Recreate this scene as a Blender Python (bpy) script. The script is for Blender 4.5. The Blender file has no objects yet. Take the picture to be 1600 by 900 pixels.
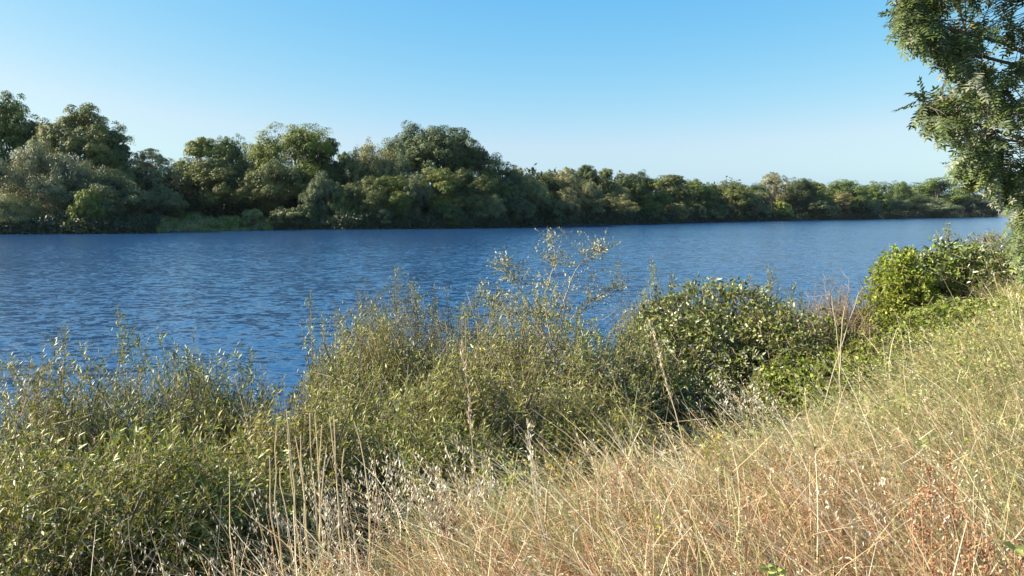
import bpy, math, random
import numpy as np
from mathutils import Matrix, Vector

rng = np.random.default_rng(7)
random.seed(7)
SC = bpy.context.scene
COL = SC.collection
R = math.radians

# ------------------------------------------------------------------ camera
EYE = 3.6                                   # above the water, which lies at z = 0
FPX, CX, CY, HOR = 1209.0, 800.0, 450.0, 330.0
PITCH = math.atan((CY - HOR) / FPX)
cam = bpy.data.cameras.new('camera')
cam.sensor_width = 36.0
cam.lens = 36.0 * FPX / 1600.0
cam.clip_start, cam.clip_end = 0.05, 20000.0
cam_ob = bpy.data.objects.new('camera', cam)
cam_ob.location = (0, 0, EYE)
cam_ob.rotation_euler = (math.pi / 2 - PITCH, 0, 0)
COL.objects.link(cam_ob)
SC.camera = cam_ob

# ------------------------------------------------------------------ daylight
SUN_EL, SUN_AZ = 31.0, -93.0                # azimuth clockwise from +Y (the view direction)
world = bpy.data.worlds.new('World')
SC.world = world
world.use_nodes = True
wt = world.node_tree
wt.nodes.clear()
wo = wt.nodes.new('ShaderNodeOutputWorld')
wb = wt.nodes.new('ShaderNodeBackground')
ws = wt.nodes.new('ShaderNodeTexSky')
ws.sky_type = 'NISHITA'
ws.sun_disc = False
ws.sun_elevation = R(SUN_EL)
ws.sun_rotation = R(SUN_AZ % 360)
ws.altitude = 0
ws.air_density = 1.0
ws.dust_density = 1.0
ws.ozone_density = 1.0
wb.inputs['Strength'].default_value = 0.066
# colour response of the clear evening sky, channel by channel
sp = wt.nodes.new('ShaderNodeSeparateColor'); cb = wt.nodes.new('ShaderNodeCombineColor')
wt.links.new(ws.outputs[0], sp.inputs[0])
skyc = []
for ch, (gam, k) in enumerate(((1.75, 1.84), (.79, .82), (.25, .64))):
    pw = wt.nodes.new('ShaderNodeMath'); pw.operation = 'POWER'; pw.inputs[1].default_value = gam
    ml = wt.nodes.new('ShaderNodeMath'); ml.operation = 'MULTIPLY'; ml.inputs[1].default_value = k * 10 * .1 ** gam
    wt.links.new(sp.outputs[ch], pw.inputs[0]); wt.links.new(pw.outputs[0], ml.inputs[0]); skyc.append(ml.outputs[0])
for ch, op, f in ((0, 'MINIMUM', .74), (2, 'MAXIMUM', 1.06)):      # no dusk pink: the air stays blue down to the horizon
    g = wt.nodes.new('ShaderNodeMath'); g.operation = 'MULTIPLY'; g.inputs[1].default_value = f; wt.links.new(skyc[1], g.inputs[0])
    q = wt.nodes.new('ShaderNodeMath'); q.operation = op; wt.links.new(skyc[ch], q.inputs[0]); wt.links.new(g.outputs[0], q.inputs[1])
    wt.links.new(q.outputs[0], cb.inputs[ch])
wt.links.new(skyc[1], cb.inputs[1])
wt.links.new(cb.outputs[0], wb.inputs[0])
wt.links.new(wb.outputs[0], wo.inputs[0])

sun = bpy.data.lights.new('sun', 'SUN')
sun.energy = 5.0
sun.angle = R(0.5)
sun.color = (1.0, 0.91, 0.78)
sun_ob = bpy.data.objects.new('sun', sun)
az, el = R(SUN_AZ), R(SUN_EL)
sdir = Vector((math.sin(az) * math.cos(el), math.cos(az) * math.cos(el), math.sin(el)))
sun_ob.rotation_euler = (-sdir).to_track_quat('-Z', 'Y').to_euler()
sun_ob.location = sdir * 60
COL.objects.link(sun_ob)

SC.view_settings.view_transform = 'Standard'
SC.view_settings.look = 'None'
SC.view_settings.gamma = 1.0
SC.view_settings.exposure = 1.42
SC.cycles.max_bounces = 6
SC.cycles.transparent_max_bounces = 8
SC.cycles.volume_bounces = 0

# ------------------------------------------------------------------ helpers
S2 = math.sqrt(0.5)

def ray(px, py):
    """direction of the sight line through a place in the photograph"""
    u, v = (px - CX) / FPX, (CY - py) / FPX
    return np.array([u, math.cos(PITCH) + v * math.sin(PITCH), -math.sin(PITCH) + v * math.cos(PITCH)])

def at(px, py, Y):
    d = ray(px, py)
    return np.array([0, 0, EYE]) + d * (Y / d[1])

def on_water(px, py):
    d = ray(px, py)
    return np.array([0, 0, EYE]) + d * (-EYE / d[2])

def noise2(x, y, seed, scale, octaves=3):
    r = np.random.default_rng(seed)
    out = np.zeros_like(np.asarray(x, float) + np.asarray(y, float))
    amp, tot = 1.0, 0.0
    for o in range(octaves):
        for k in range(4):
            a = r.uniform(0, 2 * math.pi); f = (2 ** o) * r.uniform(.7, 1.3) * 2 * math.pi / scale
            out = out + amp * np.sin((x * math.cos(a) + y * math.sin(a)) * f + r.uniform(0, 6.28))
        tot += amp * 2.0
        amp *= 0.6
    return out / tot

def smooth(x, a, b):
    k = np.clip((np.asarray(x, float) - a) / (b - a), 0, 1)
    return k * k * (3 - 2 * k)

# far shoreline, river coordinates: t along the river, s across it
_pts = [(-60, 366.5), (0, 366), (110, 366), (220, 364.5), (262, 362), (300, 361), (360, 360), (440, 359), (560, 358.5), (680, 357.5),
        (800, 355.5), (900, 352), (1030, 349), (1090, 347), (1200, 345), (1330, 342.6), (1440, 340.6), (1560, 338.2)]
_w = [on_water(*p) for p in _pts]
SH_T = np.array([-900, -200] + [(w[0] + w[1]) * S2 for w in _w] + [900, 1500, 6000])
SH_S = np.array([150, 146] + [(w[1] - w[0]) * S2 for w in _w] + [160, 260, 1600])

def s_far(t):
    return np.interp(t, SH_T, SH_S) + 0.8 * np.sin(np.asarray(t) * .21) + .5 * np.sin(np.asarray(t) * .57)

def ts(x, y):
    return (x + y) * S2, (y - x) * S2

NS = np.array([-5000, -300, -10, -3, 0, 1.5, 3, 5, 7, 8.6, 10, 20, 60])
NZ = np.array([3.5, 2.6, 2.3, 2.05, 2.0, 1.87, 1.45, .9, .4, -.02, -.5, -2.0, -2.6])
FS = np.array([-100, -30, -8, 0, 1.5, 5, 30, 200, 9000])
FZ = np.array([-2.6, -2.4, -1.2, 0, .35, .9, 1.4, 1.6, 2.0])

_c = on_water(335, 360.5); COVE_T = (_c[0] + _c[1]) * S2

def H(x, y):
    x = np.asarray(x, float); y = np.asarray(y, float)
    t, s = ts(x, y)
    near = np.interp(s, NS, NZ)
    near = near + .62 * smooth(t, 6, 12.5) * (1 - smooth(s, 2.0, 4.5)) + .22 * smooth(s, .5, 2.6) * (1 - smooth(s, 3.3, 5.2)) * (1 - smooth(t, 3, 7)) + .06 * noise2(x, y, 3, 4.0) * (1 - smooth(s, 6, 9))
    d = s - s_far(t)
    far = np.interp(d, FS, FZ) + .8 * np.exp(-((t - COVE_T) / 11.0) ** 2) * smooth(d, .5, 9) + .25 * noise2(x, y, 5, 30.0) * smooth(d, 2, 20)
    return np.maximum(near, far)

def shore_y(px):
    """distance at which the sight column px meets the far shore"""
    d = ray(px, 345)
    u = d[0] / d[1]
    Y = 60.0
    for _ in range(3000):
        t, s = Y * (1 + u) * S2, Y * (1 - u) * S2
        if s >= float(s_far(t)): return Y
        Y += .5
    return Y

# ---- meshes from arrays
def mesh(name, verts, tris, mats, cols=None, smooth_shade=False, mat_idx=None):
    me = bpy.data.meshes.new(name)
    verts = np.ascontiguousarray(verts, np.float32); tris = np.ascontiguousarray(tris, np.int32)
    me.vertices.add(len(verts)); me.vertices.foreach_set('co', verts.ravel())
    me.loops.add(len(tris) * 3); me.loops.foreach_set('vertex_index', tris.ravel())
    me.polygons.add(len(tris)); me.polygons.foreach_set('loop_start', np.arange(len(tris), dtype=np.int32) * 3)
    if smooth_shade: me.polygons.foreach_set('use_smooth', np.ones(len(tris), bool))
    for m in (mats if isinstance(mats, (list, tuple)) else [mats]): me.materials.append(m)
    if mat_idx is not None: me.polygons.foreach_set('material_index', np.ascontiguousarray(mat_idx, np.int32))
    if cols is not None:
        a = me.attributes.new('col', 'FLOAT_COLOR', 'POINT')
        c = np.ones((len(verts), 4), np.float32); c[:, :3] = cols
        a.data.foreach_set('color', c.ravel())
    me.update(calc_edges=True)
    return me

class Bag:
    """collects vertices, triangles and leaf colours for one mesh"""
    def __init__(s): s.v, s.f, s.c, s.m, s.n = [], [], [], [], 0
    def add(s, v, f, c, m=0):
        if len(v) == 0: return
        s.v.append(v); s.f.append(f + s.n); s.n += len(v)
        s.c.append(np.broadcast_to(c, (len(v), 3))); s.m.append(np.full(len(f), m))
    def mesh(s, name, mats, sm=False):
        return mesh(name, np.concatenate(s.v), np.concatenate(s.f), mats, np.concatenate(s.c), sm, np.concatenate(s.m))

def unit(a):
    return a / np.maximum(np.linalg.norm(a, axis=-1, keepdims=True), 1e-9)

DIAMOND = (np.array([[0, 0, 0], [.42, -.5, .5], [1, 0, -.2], [.42, .5, .5]]), np.array([[0, 1, 2], [0, 2, 3]]))
OVAL = (np.array([[0, 0, 0], [.22, -.42, .5], [.62, -.4, .45], [1, 0, -.5], [.62, .4, .45], [.22, .42, .5]]),
        np.array([[0, 1, 2], [0, 2, 3], [0, 3, 4], [0, 4, 5]]))

def leaves(pos, axis, nrm, L, W, fold=.3, shape=DIAMOND):
    """leaf blades: pos (n,3), axis = towards the tip, nrm = roughly the upper side"""
    n = len(pos)
    a = unit(axis)
    nn = unit(nrm - a * np.sum(nrm * a, 1, keepdims=True))
    sd = np.cross(a, nn)
    T, F = shape
    L = np.broadcast_to(L, n); W = np.broadcast_to(W, n)
    v = (pos[:, None] + a[:, None] * (T[None, :, 0:1] * L[:, None, None]) + sd[:, None] * (T[None, :, 1:2] * W[:, None, None])
         + nn[:, None] * (T[None, :, 2:3] * (W * fold)[:, None, None]))
    f = F[None] + (np.arange(n) * len(T))[:, None, None]
    return v.reshape(-1, 3), f.reshape(-1, 3)

def per(c, k):
    return np.repeat(c, k, axis=0)

def tubes(P, Rr, sides=3):
    """P (m,k,3) polylines, Rr (m,k) radii"""
    m, k, _ = P.shape
    T = np.gradient(P, axis=1); T = unit(T)
    ref = np.array([.31, .17, .93]); ref = np.broadcast_to(ref, T.shape).copy()
    bad = np.abs(np.sum(T * unit(ref), -1)) > .9
    ref[bad] = (1, .1, 0)
    A = unit(np.cross(T, ref)); B = np.cross(T, A)
    ang = np.arange(sides) * 2 * math.pi / sides
    v = P[:, :, None] + Rr[:, :, None, None] * (A[:, :, None] * np.cos(ang)[:, None] + B[:, :, None] * np.sin(ang)[:, None])
    v = v.reshape(-1, 3)
    f = []
    i = np.arange(m)[:, None] * k * sides + np.arange(k - 1)[None] * sides
    for q in range(sides):
        q2 = (q + 1) % sides
        a, b, c, d = i + q, i + q2, i + sides + q2, i + sides + q
        f.append(np.stack([a, b, c], -1).reshape(-1, 3)); f.append(np.stack([a, c, d], -1).reshape(-1, 3))
    return v, np.concatenate(f)

def ribbons(P, Wd, side):
    """flat grass blades: P (m,k,3), Wd (m,k) half widths, side (m,3)"""
    m, k, _ = P.shape
    s = side[:, None] * Wd[:, :, None]
    v = np.stack([P - s, P + s], 2).reshape(-1, 3)
    i = (np.arange(m)[:, None] * k + np.arange(k - 1)[None]) * 2
    f = np.concatenate([np.stack([i, i + 1, i + 3], -1).reshape(-1, 3), np.stack([i, i + 3, i + 2], -1).reshape(-1, 3)])
    return v, f

def curve(p0, d0, L, bend, k):
    """arching lines: start p0 (m,3), direction d0, length L (m,), bend (m,3) added growing with the square of the way"""
    u = np.linspace(0, 1, k)[None, :, None]
    return p0[:, None] + d0[:, None] * (L[:, None, None] * u) + bend[:, None] * (L[:, None, None] * u ** 2)

def rvec(n, r=rng):
    v = r.normal(size=(n, 3)); return unit(v)

# ---- materials
def mat(name):
    m = bpy.data.materials.new(name); m.use_nodes = True
    m.node_tree.nodes.clear()
    return m, m.node_tree

def N(t, kind, **kw):
    n = t.nodes.new(kind)
    for k, v in kw.items():
        if k in n.inputs: n.inputs[k].default_value = v
        else: setattr(n, k, v)
    return n

def leaf_mat(name, rough=.5, trans=.3, spec=.4, obj_tint=True, tcol=(1.15, 1.15, .55)):
    m, t = mat(name)
    at_ = N(t, 'ShaderNodeAttribute', attribute_name='col')
    src = at_.outputs['Color']
    if obj_tint:
        oi = N(t, 'ShaderNodeObjectInfo'); mx = N(t, 'ShaderNodeMix', data_type='RGBA', blend_type='MULTIPLY')
        mx.inputs[0].default_value = 1
        t.links.new(src, mx.inputs[6]); t.links.new(oi.outputs['Color'], mx.inputs[7]); src = mx.outputs[2]
    p = N(t, 'ShaderNodeBsdfPrincipled'); p.inputs['Roughness'].default_value = rough
    p.inputs['Specular IOR Level'].default_value = spec
    t.links.new(src, p.inputs['Base Color'])
    tm = N(t, 'ShaderNodeMix', data_type='RGBA', blend_type='MULTIPLY'); tm.inputs[0].default_value = 1
    tm.inputs[7].default_value = (*tcol, 1)
    t.links.new(src, tm.inputs[6])
    tr = N(t, 'ShaderNodeBsdfTranslucent'); t.links.new(tm.outputs[2], tr.inputs['Color'])
    ms = N(t, 'ShaderNodeMixShader'); ms.inputs[0].default_value = trans
    t.links.new(p.outputs[0], ms.inputs[1]); t.links.new(tr.outputs[0], ms.inputs[2])
    o = N(t, 'ShaderNodeOutputMaterial'); t.links.new(ms.outputs[0], o.inputs['Surface'])
    return m

def bark_mat(name, c1, c2, scale=8.0):
    m, t = mat(name)
    tc = N(t, 'ShaderNodeTexCoord'); nz = N(t, 'ShaderNodeTexNoise'); nz.inputs['Scale'].default_value = scale
    nz.inputs['Detail'].default_value = 5
    mp = N(t, 'ShaderNodeMapping'); mp.inputs['Scale'].default_value = (1, 1, .25)
    t.links.new(tc.outputs['Object'], mp.inputs[0]); t.links.new(mp.outputs[0], nz.inputs['Vector'])
    cr = N(t, 'ShaderNodeValToRGB'); cr.color_ramp.elements[0].position = .35; cr.color_ramp.elements[1].position = .65
    cr.color_ramp.elements[0].color = (*c1, 1); cr.color_ramp.elements[1].color = (*c2, 1)
    t.links.new(nz.outputs[0], cr.inputs[0])
    p = N(t, 'ShaderNodeBsdfPrincipled'); p.inputs['Roughness'].default_value = .85
    t.links.new(cr.outputs[0], p.inputs['Base Color'])
    b = N(t, 'ShaderNodeBump'); b.inputs['Strength'].default_value = .5; b.inputs['Distance'].default_value = .02
    t.links.new(nz.outputs[0], b.inputs['Height']); t.links.new(b.outputs[0], p.inputs['Normal'])
    o = N(t, 'ShaderNodeOutputMaterial'); t.links.new(p.outputs[0], o.inputs['Surface'])
    return m

M_TREE = leaf_mat('tree_leaves', .55, .10, .3)
M_WILLOW = leaf_mat('willow_leaves', .45, .17, .5)
M_BROAD = leaf_mat('broad_leaves', .34, .16, .55)
M_VINE = leaf_mat('vine_leaves', .5, .38, .3)
M_GRASS = leaf_mat('dry_grass_blades', .55, .25, .35, tcol=(1.1, 1.0, .8))
M_ROB = leaf_mat('locust_leaves', .5, .2, .4)
M_STEM = leaf_mat('twigs', .7, 0.0, .25)
M_BARK = bark_mat('grey_bark', (.07, .055, .045), (.17, .14, .11))
M_PALEBARK = bark_mat('pale_bark', (.2, .18, .15), (.42, .39, .33))

def ground_mat():
    m, t = mat('bank_ground')
    tc = N(t, 'ShaderNodeTexCoord')
    n1 = N(t, 'ShaderNodeTexNoise'); n1.inputs['Scale'].default_value = 1.2; n1.inputs['Detail'].default_value = 8
    n2 = N(t, 'ShaderNodeTexNoise'); n2.inputs['Scale'].default_value = 30; n2.inputs['Detail'].default_value = 4
    t.links.new(tc.outputs['Object'], n1.inputs['Vector']); t.links.new(tc.outputs['Object'], n2.inputs['Vector'])
    c = N(t, 'ShaderNodeValToRGB'); e = c.color_ramp.elements
    e[0].position, e[0].color = .35, (.10, .075, .045, 1); e[1].position, e[1].color = .62, (.26, .19, .11, 1)
    ne = c.color_ramp.elements.new(.5); ne.color = (.12, .11, .05, 1)
    t.links.new(n1.outputs[0], c.inputs[0])
    p = N(t, 'ShaderNodeBsdfPrincipled'); p.inputs['Roughness'].default_value = .95
    mx = N(t, 'ShaderNodeMix', data_type='RGBA', blend_type='OVERLAY'); mx.inputs[0].default_value = .6
    t.links.new(c.outputs[0], mx.inputs[6]); t.links.new(n2.outputs[0], mx.inputs[7])
    t.links.new(mx.outputs[2], p.inputs['Base Color'])
    b = N(t, 'ShaderNodeBump'); b.inputs['Strength'].default_value = .8; b.inputs['Distance'].default_value = .04
    t.links.new(n2.outputs[0], b.inputs['Height']); t.links.new(b.outputs[0], p.inputs['Normal'])
    o = N(t, 'ShaderNodeOutputMaterial'); t.links.new(p.outputs[0], o.inputs['Surface'])
    return m

def water_mat():
    m, t = mat('river_water')
    tc = N(t, 'ShaderNodeTexCoord')
    acc = None
    # wind ripples of several sizes: each noise gives the slope of the surface directly
    for sc, st, rot, amp, det in ((.10, 1.2, 20, .07, 3), (.9, 1.5, 30, .12, 3), (2.4, 1.5, 15, .62, 3), (6.0, 1.3, 40, .56, 3)):
        mp = N(t, 'ShaderNodeMapping'); mp.inputs['Rotation'].default_value = (0, 0, R(rot))
        mp.inputs['Scale'].default_value = (sc / st, sc, sc)
        nz = N(t, 'ShaderNodeTexNoise'); nz.inputs['Scale'].default_value = 1; nz.inputs['Detail'].default_value = det
        nz.inputs['Roughness'].default_value = .5; nz.inputs['Distortion'].default_value = .4
        t.links.new(tc.outputs['Object'], mp.inputs[0]); t.links.new(mp.outputs[0], nz.inputs['Vector'])
        sb = N(t, 'ShaderNodeVectorMath', operation='SUBTRACT'); sb.inputs[1].default_value = (.5, .5, .5); t.links.new(nz.outputs['Color'], sb.inputs[0])
        ml = N(t, 'ShaderNodeVectorMath', operation='MULTIPLY'); ml.inputs[1].default_value = (amp, amp, 0); t.links.new(sb.outputs[0], ml.inputs[0])
        if acc is None: acc = ml.outputs[0]
        else:
            ad = N(t, 'ShaderNodeVectorMath', operation='ADD'); t.links.new(acc, ad.inputs[0]); t.links.new(ml.outputs[0], ad.inputs[1]); acc = ad.outputs[0]
    # calmer and rougher patches
    g = N(t, 'ShaderNodeTexNoise'); g.inputs['Scale'].default_value = .03; g.inputs['Detail'].default_value = 4
    t.links.new(tc.outputs['Object'], g.inputs['Vector'])
    mr = N(t, 'ShaderNodeMapRange'); mr.inputs[1].default_value = .35; mr.inputs[2].default_value = .65
    mr.inputs[3].default_value = .8; mr.inputs[4].default_value = 1.2
    t.links.new(g.outputs[0], mr.inputs[0])
    # the water lies calmer in the lee of the wooded far bank
    dt = N(t, 'ShaderNodeVectorMath', operation='DOT_PRODUCT'); dt.inputs[1].default_value = (-S2, S2, 0); t.links.new(tc.outputs['Object'], dt.inputs[0])
    le = N(t, 'ShaderNodeMapRange'); le.inputs[1].default_value = 104; le.inputs[2].default_value = 140; le.inputs[3].default_value = 1; le.inputs[4].default_value = .3
    t.links.new(dt.outputs['Value'], le.inputs[0])
    lm = N(t, 'ShaderNodeMath', operation='MULTIPLY'); t.links.new(mr.outputs[0], lm.inputs[0]); t.links.new(le.outputs[0], lm.inputs[1])
    hm = N(t, 'ShaderNodeVectorMath', operation='SCALE'); t.links.new(acc, hm.inputs[0]); t.links.new(lm.outputs[0], hm.inputs['Scale'])
    ad = N(t, 'ShaderNodeVectorMath', operation='ADD'); ad.inputs[1].default_value = (0, 0, 1); t.links.new(hm.outputs[0], ad.inputs[0])
    b = N(t, 'ShaderNodeVectorMath', operation='NORMALIZE'); t.links.new(ad.outputs[0], b.inputs[0])
    p = N(t, 'ShaderNodeBsdfPrincipled'); p.inputs['Base Color'].default_value = (.014, .052, .130, 1)
    p.inputs['Roughness'].default_value = .16; p.inputs['IOR'].default_value = 1.333
    t.links.new(b.outputs[0], p.inputs['Normal'])
    o = N(t, 'ShaderNodeOutputMaterial'); t.links.new(p.outputs[0], o.inputs['Surface'])
    return m

# ---- objects
def link(name, data, parent=None, kind=None, label=None, color=None):
    o = bpy.data.objects.new(name, data); COL.objects.link(o)
    if parent is not None: o.parent = parent
    if kind: o['kind'] = kind
    if label: o['label'] = label
    if color is not None: o.color = (*color, 1)
    return o

def root(name, label, cat, loc=(0, 0, 0), group=None):
    o = bpy.data.objects.new(name, None); COL.objects.link(o)
    o.location = loc; o.empty_display_size = .2
    o['label'] = label; o['category'] = cat
    if group: o['group'] = group
    return o

# ------------------------------------------------------------------ ground and water
def grid(us, vs, zf):
    U, V = np.meshgrid(us, vs, indexing='ij')
    X = (U - V) * S2; Y = (U + V) * S2
    v = np.stack([X, Y, zf(X, Y)], -1).reshape(-1, 3)
    nu, nv = len(us), len(vs)
    i = (np.arange(nu - 1)[:, None] * nv + np.arange(nv - 1)[None]).ravel()
    f = np.concatenate([np.stack([i, i + nv, i + nv + 1], 1), np.stack([i, i + nv + 1, i + 1], 1)])
    return v, f
tt = np.concatenate([[-900, -500, -250, -120, -60, -30], np.arange(-16, 30, .35), np.arange(30, 60, 2), np.arange(60, 330, 3), np.arange(330, 760, 8), [800, 900, 1100, 1500, 2200, 4000, 6000]])
ss = np.concatenate([[-4000, -1200, -400, -100, -40, -20], np.arange(-12, 14, .35), [15, 18, 22, 30, 60, 90], np.arange(112, 170, 1.2), [175, 185, 200, 230, 300, 450, 800, 1500, 3000, 5500]])
v, f = grid(tt, ss, H)
link('ground', mesh('ground', v, f, ground_mat(), smooth_shade=True), kind='structure', label='dry sloping river bank and wooded land across the water')
xs = np.array([-1500, -300, 0, 300, 1500, 6000]); ys = np.array([-1500, -20, 0, 100, 300, 800, 6000])
X, Y = np.meshgrid(xs, ys, indexing='ij'); nv = len(ys)
i = (np.arange(len(xs) - 1)[:, None] * nv + np.arange(nv - 1)[None]).ravel()
link('water', mesh('water', np.stack([X, Y, X * 0], -1).reshape(-1, 3), np.concatenate([np.stack([i, i + nv, i + nv + 1], 1), np.stack([i, i + nv + 1, i + 1], 1)]), water_mat()),
     kind='structure', label='blue rippled river water')

# ------------------------------------------------------------------ trees of the far bank
def vary(base, n, r, amount=.25, warm=.15):
    b = np.asarray(base)[None] * (1 + amount * r.normal(size=(n, 1)))
    b = b * (1 + warm * r.normal(size=(n, 1)) * np.array([[1, .3, -.6]]))
    return np.clip(b, .01, .9)

def crown_tree(seed, height, width, lobes, z0=.12, n=14000, leaf=.42, col=(.075, .095, .030), gap=0.0, top_heavy=0.0, droop=0.0, lobe_r=(.15, .26), names='tree', bark=None, flat=0.0, trunk_r=None):
    """trunk, branches and crown meshes of one tree"""
    r = np.random.default_rng(seed)
    Hh, Wd = height, width
    zc, hz = Hh * (z0 + 1) / 2, Hh * (1 - z0) / 2
    L = []
    for k in range(lobes * 12):
        p = r.uniform(-1, 1, 3)
        q = np.linalg.norm(p)
        if q > 1 or q < .35: continue
        if r.uniform() < .75: p = p / q * r.uniform(.78, 1.0)
        if p[2] < -.75 and r.uniform() < .6: continue
        p[2] = p[2] * (1 - flat)
        taper = 1 - top_heavy * p[2] * .5
        R0 = r.uniform(*lobe_r)
        c = np.array([p[0] * (Wd / 2) * (1 - R0 * .9) * taper, p[1] * (Wd / 2) * (1 - R0 * .9) * taper, zc + p[2] * (hz - R0 * Wd * .5)])
        L.append((c, R0 * Wd * r.uniform(.8, 1.15)))
        if len(L) >= lobes: break
    L.append((np.array([r.normal() * Wd * .05, r.normal() * Wd * .05, Hh - .22 * Wd]), .22 * Wd))
    C = np.array([l[0] for l in L]); RR = np.array([l[1] for l in L])
    # smaller puffs over every lobe
    npf = 22
    d = rvec(len(L) * npf, r); d[:, 2] = np.abs(d[:, 2]) * 1.2 - .35; d = unit(d)
    li = np.repeat(np.arange(len(L)), npf)
    PC = C[li] + d * (RR[li] * r.uniform(.6, 1.02, len(li)))[:, None]
    PR = RR[li] * r.uniform(.22, .42, len(li))
    keep = r.uniform(size=len(li)) > gap
    PC, PR = PC[keep], PR[keep]
    n = int(n * 1.8); leaf = leaf * .78
    w = PR ** 2; w /= w.sum()
    pi = r.choice(len(PC), n, p=w)
    dd = unit(rvec(n, r) + np.array([0, 0, .4]) + .45 * unit(PC[pi] - np.array([0, 0, zc])))
    rad = PR[pi] * (1 - .4 * r.uniform(size=n) ** 2.5) * np.where(r.uniform(size=n) < .05, r.uniform(1, 1.3, n), 1)
    pos = PC[pi] + dd * rad[:, None] * np.array([1, 1, .85])
    pos[:, 2] -= droop * r.uniform(size=n) * PR[pi]
    pos[:, 2] = np.maximum(pos[:, 2], .15)
    lob = unit(pos - C[li[keep]][pi])
    out = unit(dd * .95 + lob * .45 + rvec(n, r) * .42)
    ax = unit(np.cross(out, rvec(n, r)) + np.array([0, 0, -.35 - droop]))
    sz = leaf * r.uniform(.6, 1.35, n)
    B = Bag()
    v, f = leaves(pos, ax, out, sz, sz * .62, .25)
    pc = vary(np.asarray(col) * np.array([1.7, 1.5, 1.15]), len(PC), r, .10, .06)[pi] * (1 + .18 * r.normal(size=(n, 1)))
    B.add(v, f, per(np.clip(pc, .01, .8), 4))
    # larger leaves fill the inside, in a darker colour than the outer ones
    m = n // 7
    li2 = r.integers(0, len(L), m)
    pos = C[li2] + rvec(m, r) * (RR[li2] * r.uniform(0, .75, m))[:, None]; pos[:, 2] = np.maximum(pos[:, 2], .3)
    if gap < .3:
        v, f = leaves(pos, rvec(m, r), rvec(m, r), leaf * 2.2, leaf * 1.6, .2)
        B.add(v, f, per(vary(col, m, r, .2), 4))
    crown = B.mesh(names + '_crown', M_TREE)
    # trunk and limbs
    tr = trunk_r or Hh * .018
    zt = Hh * .72
    P = np.array([[[r.normal() * .02 * Hh * u, r.normal() * .02 * Hh * u, zt * u - .3 * (u == 0)] for u in np.linspace(0, 1, 7)]])
    v, f = tubes(P, (tr * np.linspace(1.25, .25, 7))[None], 7)
    trunk = mesh(names + '_trunk', v, f, bark or M_BARK, smooth_shade=True)
    st = np.array([P[0, min(6, max(1, int(r.uniform(.3, .75) * min(c[2] / zt, 1.2) * 6)))] for c in C])
    u = np.linspace(0, 1, 5)[None, :, None]
    Q = st[:, None] * (1 - u) + C[:, None] * u + np.array([0, 0, 1.0]) * (u * (1 - u)) * -.1 * Hh * .3
    v, f = tubes(Q, tr * .5 * np.linspace(1, .25, 5)[None].repeat(len(C), 0), 4)
    B = Bag(); B.add(v, f, (0, 0, 0))
    k = len(PC); li3 = li[keep]
    Q2 = C[li3][:, None] * (1 - u) + PC[:, None] * u
    v, f = tubes(Q2, tr * .16 * np.linspace(1, .3, 5)[None].repeat(k, 0), 3); B.add(v, f, (0, 0, 0))
    limbs = B.mesh(names + '_branches', bark or M_BARK, True)
    return dict(trunk=trunk, branches=limbs, crown=crown, h=Hh, w=Wd)

def put_tree(T, name, label, cat, x, y, h, w, rz, tint, group, z=None, parts=('trunk', 'branches', 'crown')):
    z = float(H(x, y)) if z is None else z
    o = root(name, label, cat, (x, y, max(z, -.1) - .1), group)
    o.scale = (w / T['w'], w / T['w'], h / T['h'])
    o.rotation_euler = (0, 0, rz)
    tk = None
    for p in parts:
        c = link(p, T[p], tk if p == 'branches' else o, color=tint if p == 'crown' else None)
        if p == 'trunk': tk = c
        if p == 'branches': c['kind'] = 'stuff'
        if p == 'crown': c['kind'] = 'stuff'
    return o

V = {}
V['round1'] = crown_tree(1, 20, 17, 22, .08, 15000)
V['round2'] = crown_tree(2, 20, 16, 18, .05, 15000, flat=.1)
V['round3'] = crown_tree(3, 20, 18, 20, .10, 15000, top_heavy=.3)
V['tall1'] = crown_tree(4, 22, 12, 16, .12, 14000, lobe_r=(.2, .32), gap=.12)
V['tall2'] = crown_tree(5, 22, 11, 14, .15, 13000, lobe_r=(.22, .34), gap=.2)
V['willow1'] = crown_tree(6, 12, 14, 16, .02, 15000, leaf=.34, col=(.125, .135, .070), droop=.6)
V['willow2'] = crown_tree(7, 12, 13, 13, .02, 14000, leaf=.34, col=(.125, .135, .070), droop=.8)
V['willow3'] = crown_tree(8, 12, 12, 18, .0, 14000, leaf=.34, col=(.120, .130, .065), droop=.5)
V['sparse'] = crown_tree(9, 18, 14, 20, .22, 9000, leaf=.38, col=(.115, .12, .06), gap=.45, lobe_r=(.14, .22), names='sparse')
V['bush1'] = crown_tree(10, 5, 7, 12, .0, 7000, leaf=.28, col=(.10, .12, .045), trunk_r=.09)
V['bush2'] = crown_tree(11, 5, 6, 9, .0, 6000, leaf=.28, col=(.11, .125, .06), droop=.5, trunk_r=.09)
V['bigoak'] = crown_tree(12, 25, 23, 34, .12, 26000, lobe_r=(.14, .23), col=(.085, .105, .028), names='big_oak')
V['flat'] = crown_tree(13, 22, 24, 30, .40, 24000, lobe_r=(.11, .18), gap=.22, col=(.08, .10, .035), names='wide_poplar')
V['poplar'] = crown_tree(14, 25, 20, 30, .12, 26000, lobe_r=(.13, .21), gap=.1, col=(.085, .10, .028), names='tall_poplar')
V['greywillow'] = crown_tree(15, 18, 19, 22, .0, 30000, leaf=.34, lobe_r=(.15, .25), col=(.135, .145, .085), droop=.8, names='grey_willow')

TN = dict(olive=(1, 1, 1), dark=(.52, .64, .62), yellow=(1.22, 1.25, .8), grey=(.95, 1.0, 1.1), pale=(1.25, 1.27, 1.2), tan=(1.12, 1.08, .95), green=(.8, 1.0, .75), blue=(.62, .78, .85))  # dark and blue also put shade into the leaf colour of shaded trees
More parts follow.
